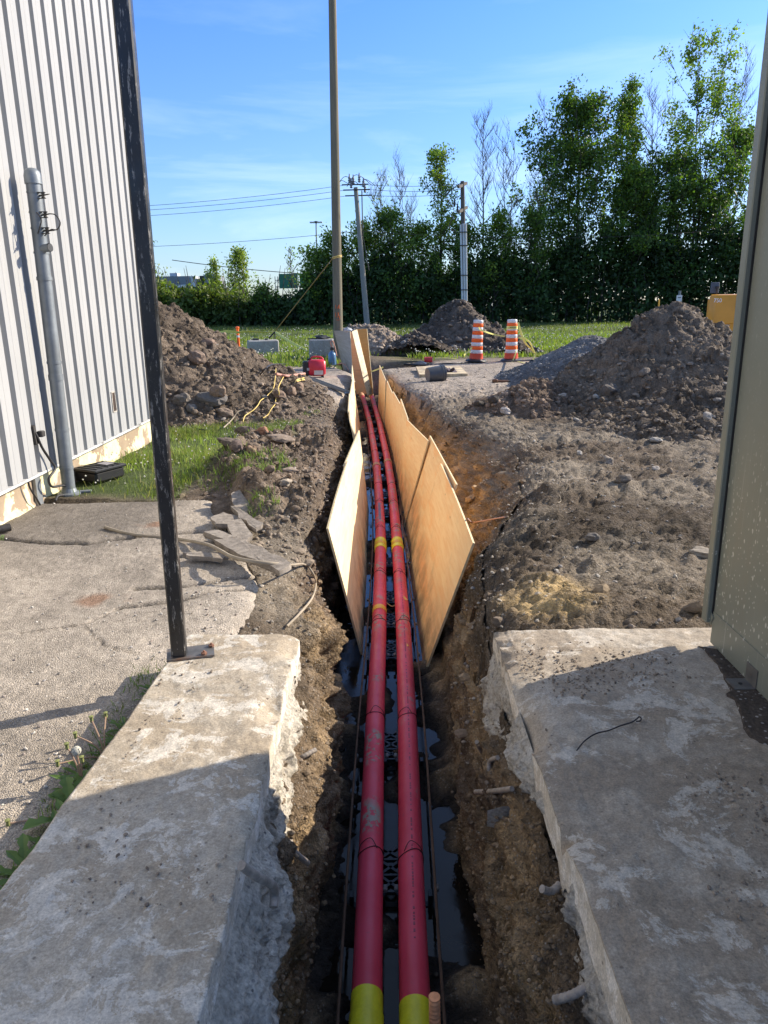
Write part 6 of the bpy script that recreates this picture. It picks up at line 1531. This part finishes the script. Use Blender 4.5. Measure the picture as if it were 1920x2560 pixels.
# dark wooded ground further behind so that no bright gap shows at the foot
# ================================================================== GRASS
def blades(name, pos, h, w, cols, label, cat='grass', lean=.5):
    n = len(pos); a = rng.uniform(0, 6.283, n); hh = h*rng.uniform(.45, 1.35, n); ww = w*rng.uniform(.7, 1.3, n)
    dx, dy = np.cos(a), np.sin(a); lx, ly = rng.normal(0, lean, n)*hh, rng.normal(0, lean, n)*hh
    z0 = np.zeros(n)
    b0 = pos+np.stack([dx*ww/2, dy*ww/2, z0], -1); b1 = pos-np.stack([dx*ww/2, dy*ww/2, z0], -1)
    m0 = pos+np.stack([lx*.35+dx*ww*.4, ly*.35+dy*ww*.4, hh*.6], -1); m1 = pos+np.stack([lx*.35-dx*ww*.4, ly*.35-dy*ww*.4, hh*.6], -1)
    tt = pos+np.stack([lx, ly, hh], -1)
    V = np.stack([b0, b1, m1, m0, tt, tt+np.stack([dx*.001, dy*.001, z0], -1)], 1).reshape(-1, 3); k = np.arange(n)[:, None]*6
    F = np.concatenate([k+np.array([0, 1, 2, 3]), k+np.array([3, 2, 4, 5])], 0)
    return big(name, V, F, M_grass, smooth=False, tint=np.repeat(cols, 6, 0), label=label, cat=cat, kind='stuff')
nearm = (GM > .25) & (gy_ < 12.5) & (gy_ > 5.9) & (gx_ > -3.0) & (gx_ < -.5)
i = pick(GP, nearm, 26000, GM*np.clip(.4+fbm(GP, 1.2, 3), .08, 2)*np.clip(gy_-4, 1, 9))
p = GP[i]+np.concatenate([rng.uniform(-.03, .03, (len(i), 2)), np.zeros((len(i), 1))], 1)
pt = fbm(p, 1.6, 3)[:, None]; c_ = np.array((.17, .215, .06))*(1+.35*pt)*rng.uniform(.6, 1.4, (len(i), 1)); dry = rng.random(len(i)) < .16; c_[dry] = np.array((.30, .26, .13))
blades('grass', p, .075, .007, c_, 'rough green grass between the pale building and the left bank', lean=.45)
sp_ = [(q_, r_) for q_, r_ in (((640, 1150), .30), ((720, 1060), .25), ((560, 1200), .25), ((690, 1175), .18), ((760, 1020), .25), ((650, 1255), .15), ((600, 1130), .25))]
pp = []
for q_, r_ in sp_:
    c0 = hit(*q_); k_ = (np.hypot(gx_-c0.x, gy_-c0.y) < r_) & (gx_ < -.6); j = pick(GP, k_, 300); pp.append(GP[j])
pp = np.concatenate(pp); blades('grass', pp, .06, .006, np.array((.14, .19, .05))*rng.uniform(.6, 1.4, (len(pp), 1)), 'scattered green tufts growing on the dirt bank left of the trench', lean=.5)
def field(n, x0, x1, y0, y1, pw):
    y_ = y0+(y1-y0)*rng.random(n)**pw; half = 3+y_*.62; x = rng.uniform(-1, 1, n)*half
    x = np.clip(x, x0, x1); m_ = grass_mask(x, y_) > rng.random(n)*.9; x, y_ = x[m_], y_[m_]
    return np.stack([x, y_, gz(x, y_)], -1)
p = field(75000, -30, 40, 20, 64, 1.5)
pt = fbm(p, .35, 4)[:, None]; c_ = np.array((.17, .215, .042))*(1+.35*pt)*rng.uniform(.65, 1.35, (len(p), 1)); far_ = sstep(36, 60, p[:, 1])[:, None]; c_ = c_*(1-far_*.55)
strw = rng.random(len(p)) < .14; c_[strw] = np.array((.26, .25, .11))
blades('field_grass', p, .14, .035, c_, 'meadow grass covering the open field up to the trees', lean=.35)
# dandelion clocks over the field and the lawn
def puffs(pos, r_, name, label, kind='stuff'):
    ov = np.array([(1, 0, 0), (-1, 0, 0), (0, 1, 0), (0, -1, 0), (0, 0, 1), (0, 0, -1)], float); of = np.array([(0, 2, 4), (2, 1, 4), (1, 3, 4), (3, 0, 4), (2, 0, 5), (1, 2, 5), (3, 1, 5), (0, 3, 5)])
    n = len(pos); V = pos[:, None]+ov[None]*(r_*rng.uniform(.7, 1.3, n))[:, None, None]; F = of[None]+(np.arange(n)*6)[:, None, None]
    return big(name, V.reshape(-1, 3), F.reshape(-1, 3), simple('dandelion fluff', (.52, .50, .42), .9, 0, .1, 9, 0), smooth=False, label=label, cat='dandelions', kind=kind)
p = field(5200, -26, 34, 22, 50, 1.3); p = p[(p[:, 1] > 23) & (fbm(p, .22, 2)+.35 > rng.random(len(p))*.9)]; p[:, 2] += rng.uniform(.10, .26, len(p)); puffs(p, .028, 'dandelions', 'pale dandelion heads dotting the far meadow')
p = GP[pick(GP, nearm & (GM > .6), 90)].copy(); p[:, 2] += rng.uniform(.04, .14, len(p)); puffs(p, .010, 'dandelions', 'small white flower heads in the grass by the building')
# ================================================================== WEEDS ALONG THE LEFT WALL
def m_weed():
    s = Sh('weed leaf', rough=.5, spec=.4); c = s.ramp(s.noise(12, 3), [(.3, (.085, .15, .035)), (.7, (.16, .25, .07))]); s.col(c)
    tl_ = s.n('ShaderNodeBsdfTranslucent'); mxs = s.n('ShaderNodeMixShader'); mxs.inputs[0].default_value = .3; s.l(s.mix(1., c, (1.4, 1.7, .6), 'MULTIPLY'), tl_.inputs['Color'])
    s.l(s.b.outputs[0], mxs.inputs[1]); s.l(tl_.outputs[0], mxs.inputs[2]); s.l(mxs.outputs[0], s.out.inputs['Surface']); return s.m
M_weed = m_weed(); M_stem = simple('pinkish stalk', (.33, .22, .15), .6, 0, .2, 20, 0); M_puff = simple('dandelion fluff', (.52, .50, .42), .9)
def weed(px, py, nl, ln, label, stalks=(), broad=.3, seed=0, z=.0):
    rn = random.Random(seed); p = g(px, py, .02); p.z = -.02; p.x = min(p.x, -.975-.03*(3-p.y > .6)*1.0)
    t = thing('dandelion_plant', label, 'weed', tuple(p), 'weeds growing along the left concrete wall')
    b = MB()
    for k in range(int(nl*1.5)):
        az = rn.uniform(R(90), R(285)); L = ln*.85*rn.uniform(.5, 1.15); el = rn.uniform(.25, 1.1); d_ = Vector((math.cos(az), math.sin(az), 0)); s_ = Vector((-math.sin(az), math.cos(az), 0))
        base = p+Vector((rn.uniform(-.015, .015), rn.uniform(-.05, .05), 0)); m_ = 9; vs = []
        for j in range(m_+1):
            f = j/m_; cpos = base+d_*(L*f*math.cos(el*(1-.6*f)))+Vector((0, 0, L*math.sin(el)*(f-.45*f*f)*1.1))
            w_ = L*broad*.75*(math.sin(min(1, f*.95+.05)*math.pi*.62)**1.6)*(1-.5*(f > .92))*(.62+.38*(j % 2))
            if j == m_: w_ = .002
            vs += [cpos-s_*w_/2+Vector((0, 0, w_*.22)), cpos, cpos+s_*w_/2+Vector((0, 0, w_*.22))]
        fs = []
        for j in range(m_): fs += [(3*j, 3*j+1, 3*j+4, 3*j+3), (3*j+1, 3*j+2, 3*j+5, 3*j+4)]
        b.add(vs, fs)
    b.build('leaves', M_weed, t, smooth=True)
    for (dx, dy, dz, head) in stalks:
        e_ = p+Vector((dx, dy, dz)); b = MB(); b.tube(spline([p, p+Vector((dx*.3, dy*.25, dz*.6)), e_], 5), .0028, 6); b.build('stalk', M_stem, t, smooth=True)
        b = MB()
        if head == 'puff':
            for k in range(120):
                v = Vector((rn.gauss(0, 1), rn.gauss(0, 1), rn.gauss(0, 1))).normalized(); u_ = v.orthogonal().normalized(); w_ = v.cross(u_); c0 = e_+v*.016
                b.add([e_+v*.004, c0+u_*.005, c0+w_*.005, c0-u_*.005, c0-w_*.005], [(0, 1, 2), (0, 3, 4), (1, 2, 3, 4)])
            b.build('seed_head', M_puff, t)
        else: b.lathe([(.003, -.012), (.007, -.006), (.006, .006), (.009, .014), (0, .016)], 8, e_); b.build('flower_bud', simple('green bud', (.22, .24, .08), .7), t)
weed(70, 2180, 11, .17, 'nearest leafy weed at the wall, at the left edge of the picture', seed=1)
weed(150, 2090, 9, .15, 'second weed from the front, with long pale leaves', seed=2, broad=.26)
weed(170, 2020, 7, .17, 'weed with one broad rounded leaf standing against the wall', seed=3, broad=.5, stalks=((-.17, -.06, .03, 'bud'),))
weed(205, 1950, 12, .14, 'weed with a white round seed head on a tall stalk', seed=4, broad=.2, stalks=((-.01, .01, .15, 'puff'), (-.045, .02, .16, 'bud'), (.01, .0, .12, 'bud')))
weed(262, 1880, 11, .12, 'tangled weed with several nodding buds on pink stalks', seed=5, broad=.16, stalks=((-.06, .06, .14, 'bud'), (-.10, .0, .11, 'bud'), (-.03, .12, .12, 'bud'), (-.13, -.10, .06, 'bud')))
weed(310, 1820, 12, .11, 'bright green weed halfway along the wall', seed=6, broad=.22)
weed(380, 1720, 10, .09, 'small grey green weed near the foot of the black post', seed=7, broad=.3)
weed(478, 1612, 3, .09, 'single blade like leaf standing behind the post plate', seed=8, broad=.2)
weed(0, 1345, 8, .12, 'yellowish weed at the foot of the building at the left edge', seed=9, broad=.2)
q_ = [(x_, y_) for x_, y_ in ((345, 1700), (280, 1800), (225, 1900), (140, 2020), (100, 2120), (60, 2210), (30, 2260), (400, 1690))]
pp = np.concatenate([np.array(g(a, b_, 0))[None]+np.stack([rng.normal(0, .025, 70), rng.normal(0, .08, 70), np.zeros(70)-.02], -1) for a, b_ in q_]); pp = pp[pp[:, 0] < -.96]
blades('grass', pp, .045, .0035, np.array((.13, .18, .05))*rng.uniform(.5, 1.4, (len(pp), 1)), 'short thin grass in the joint between pavement and left wall', lean=.5)
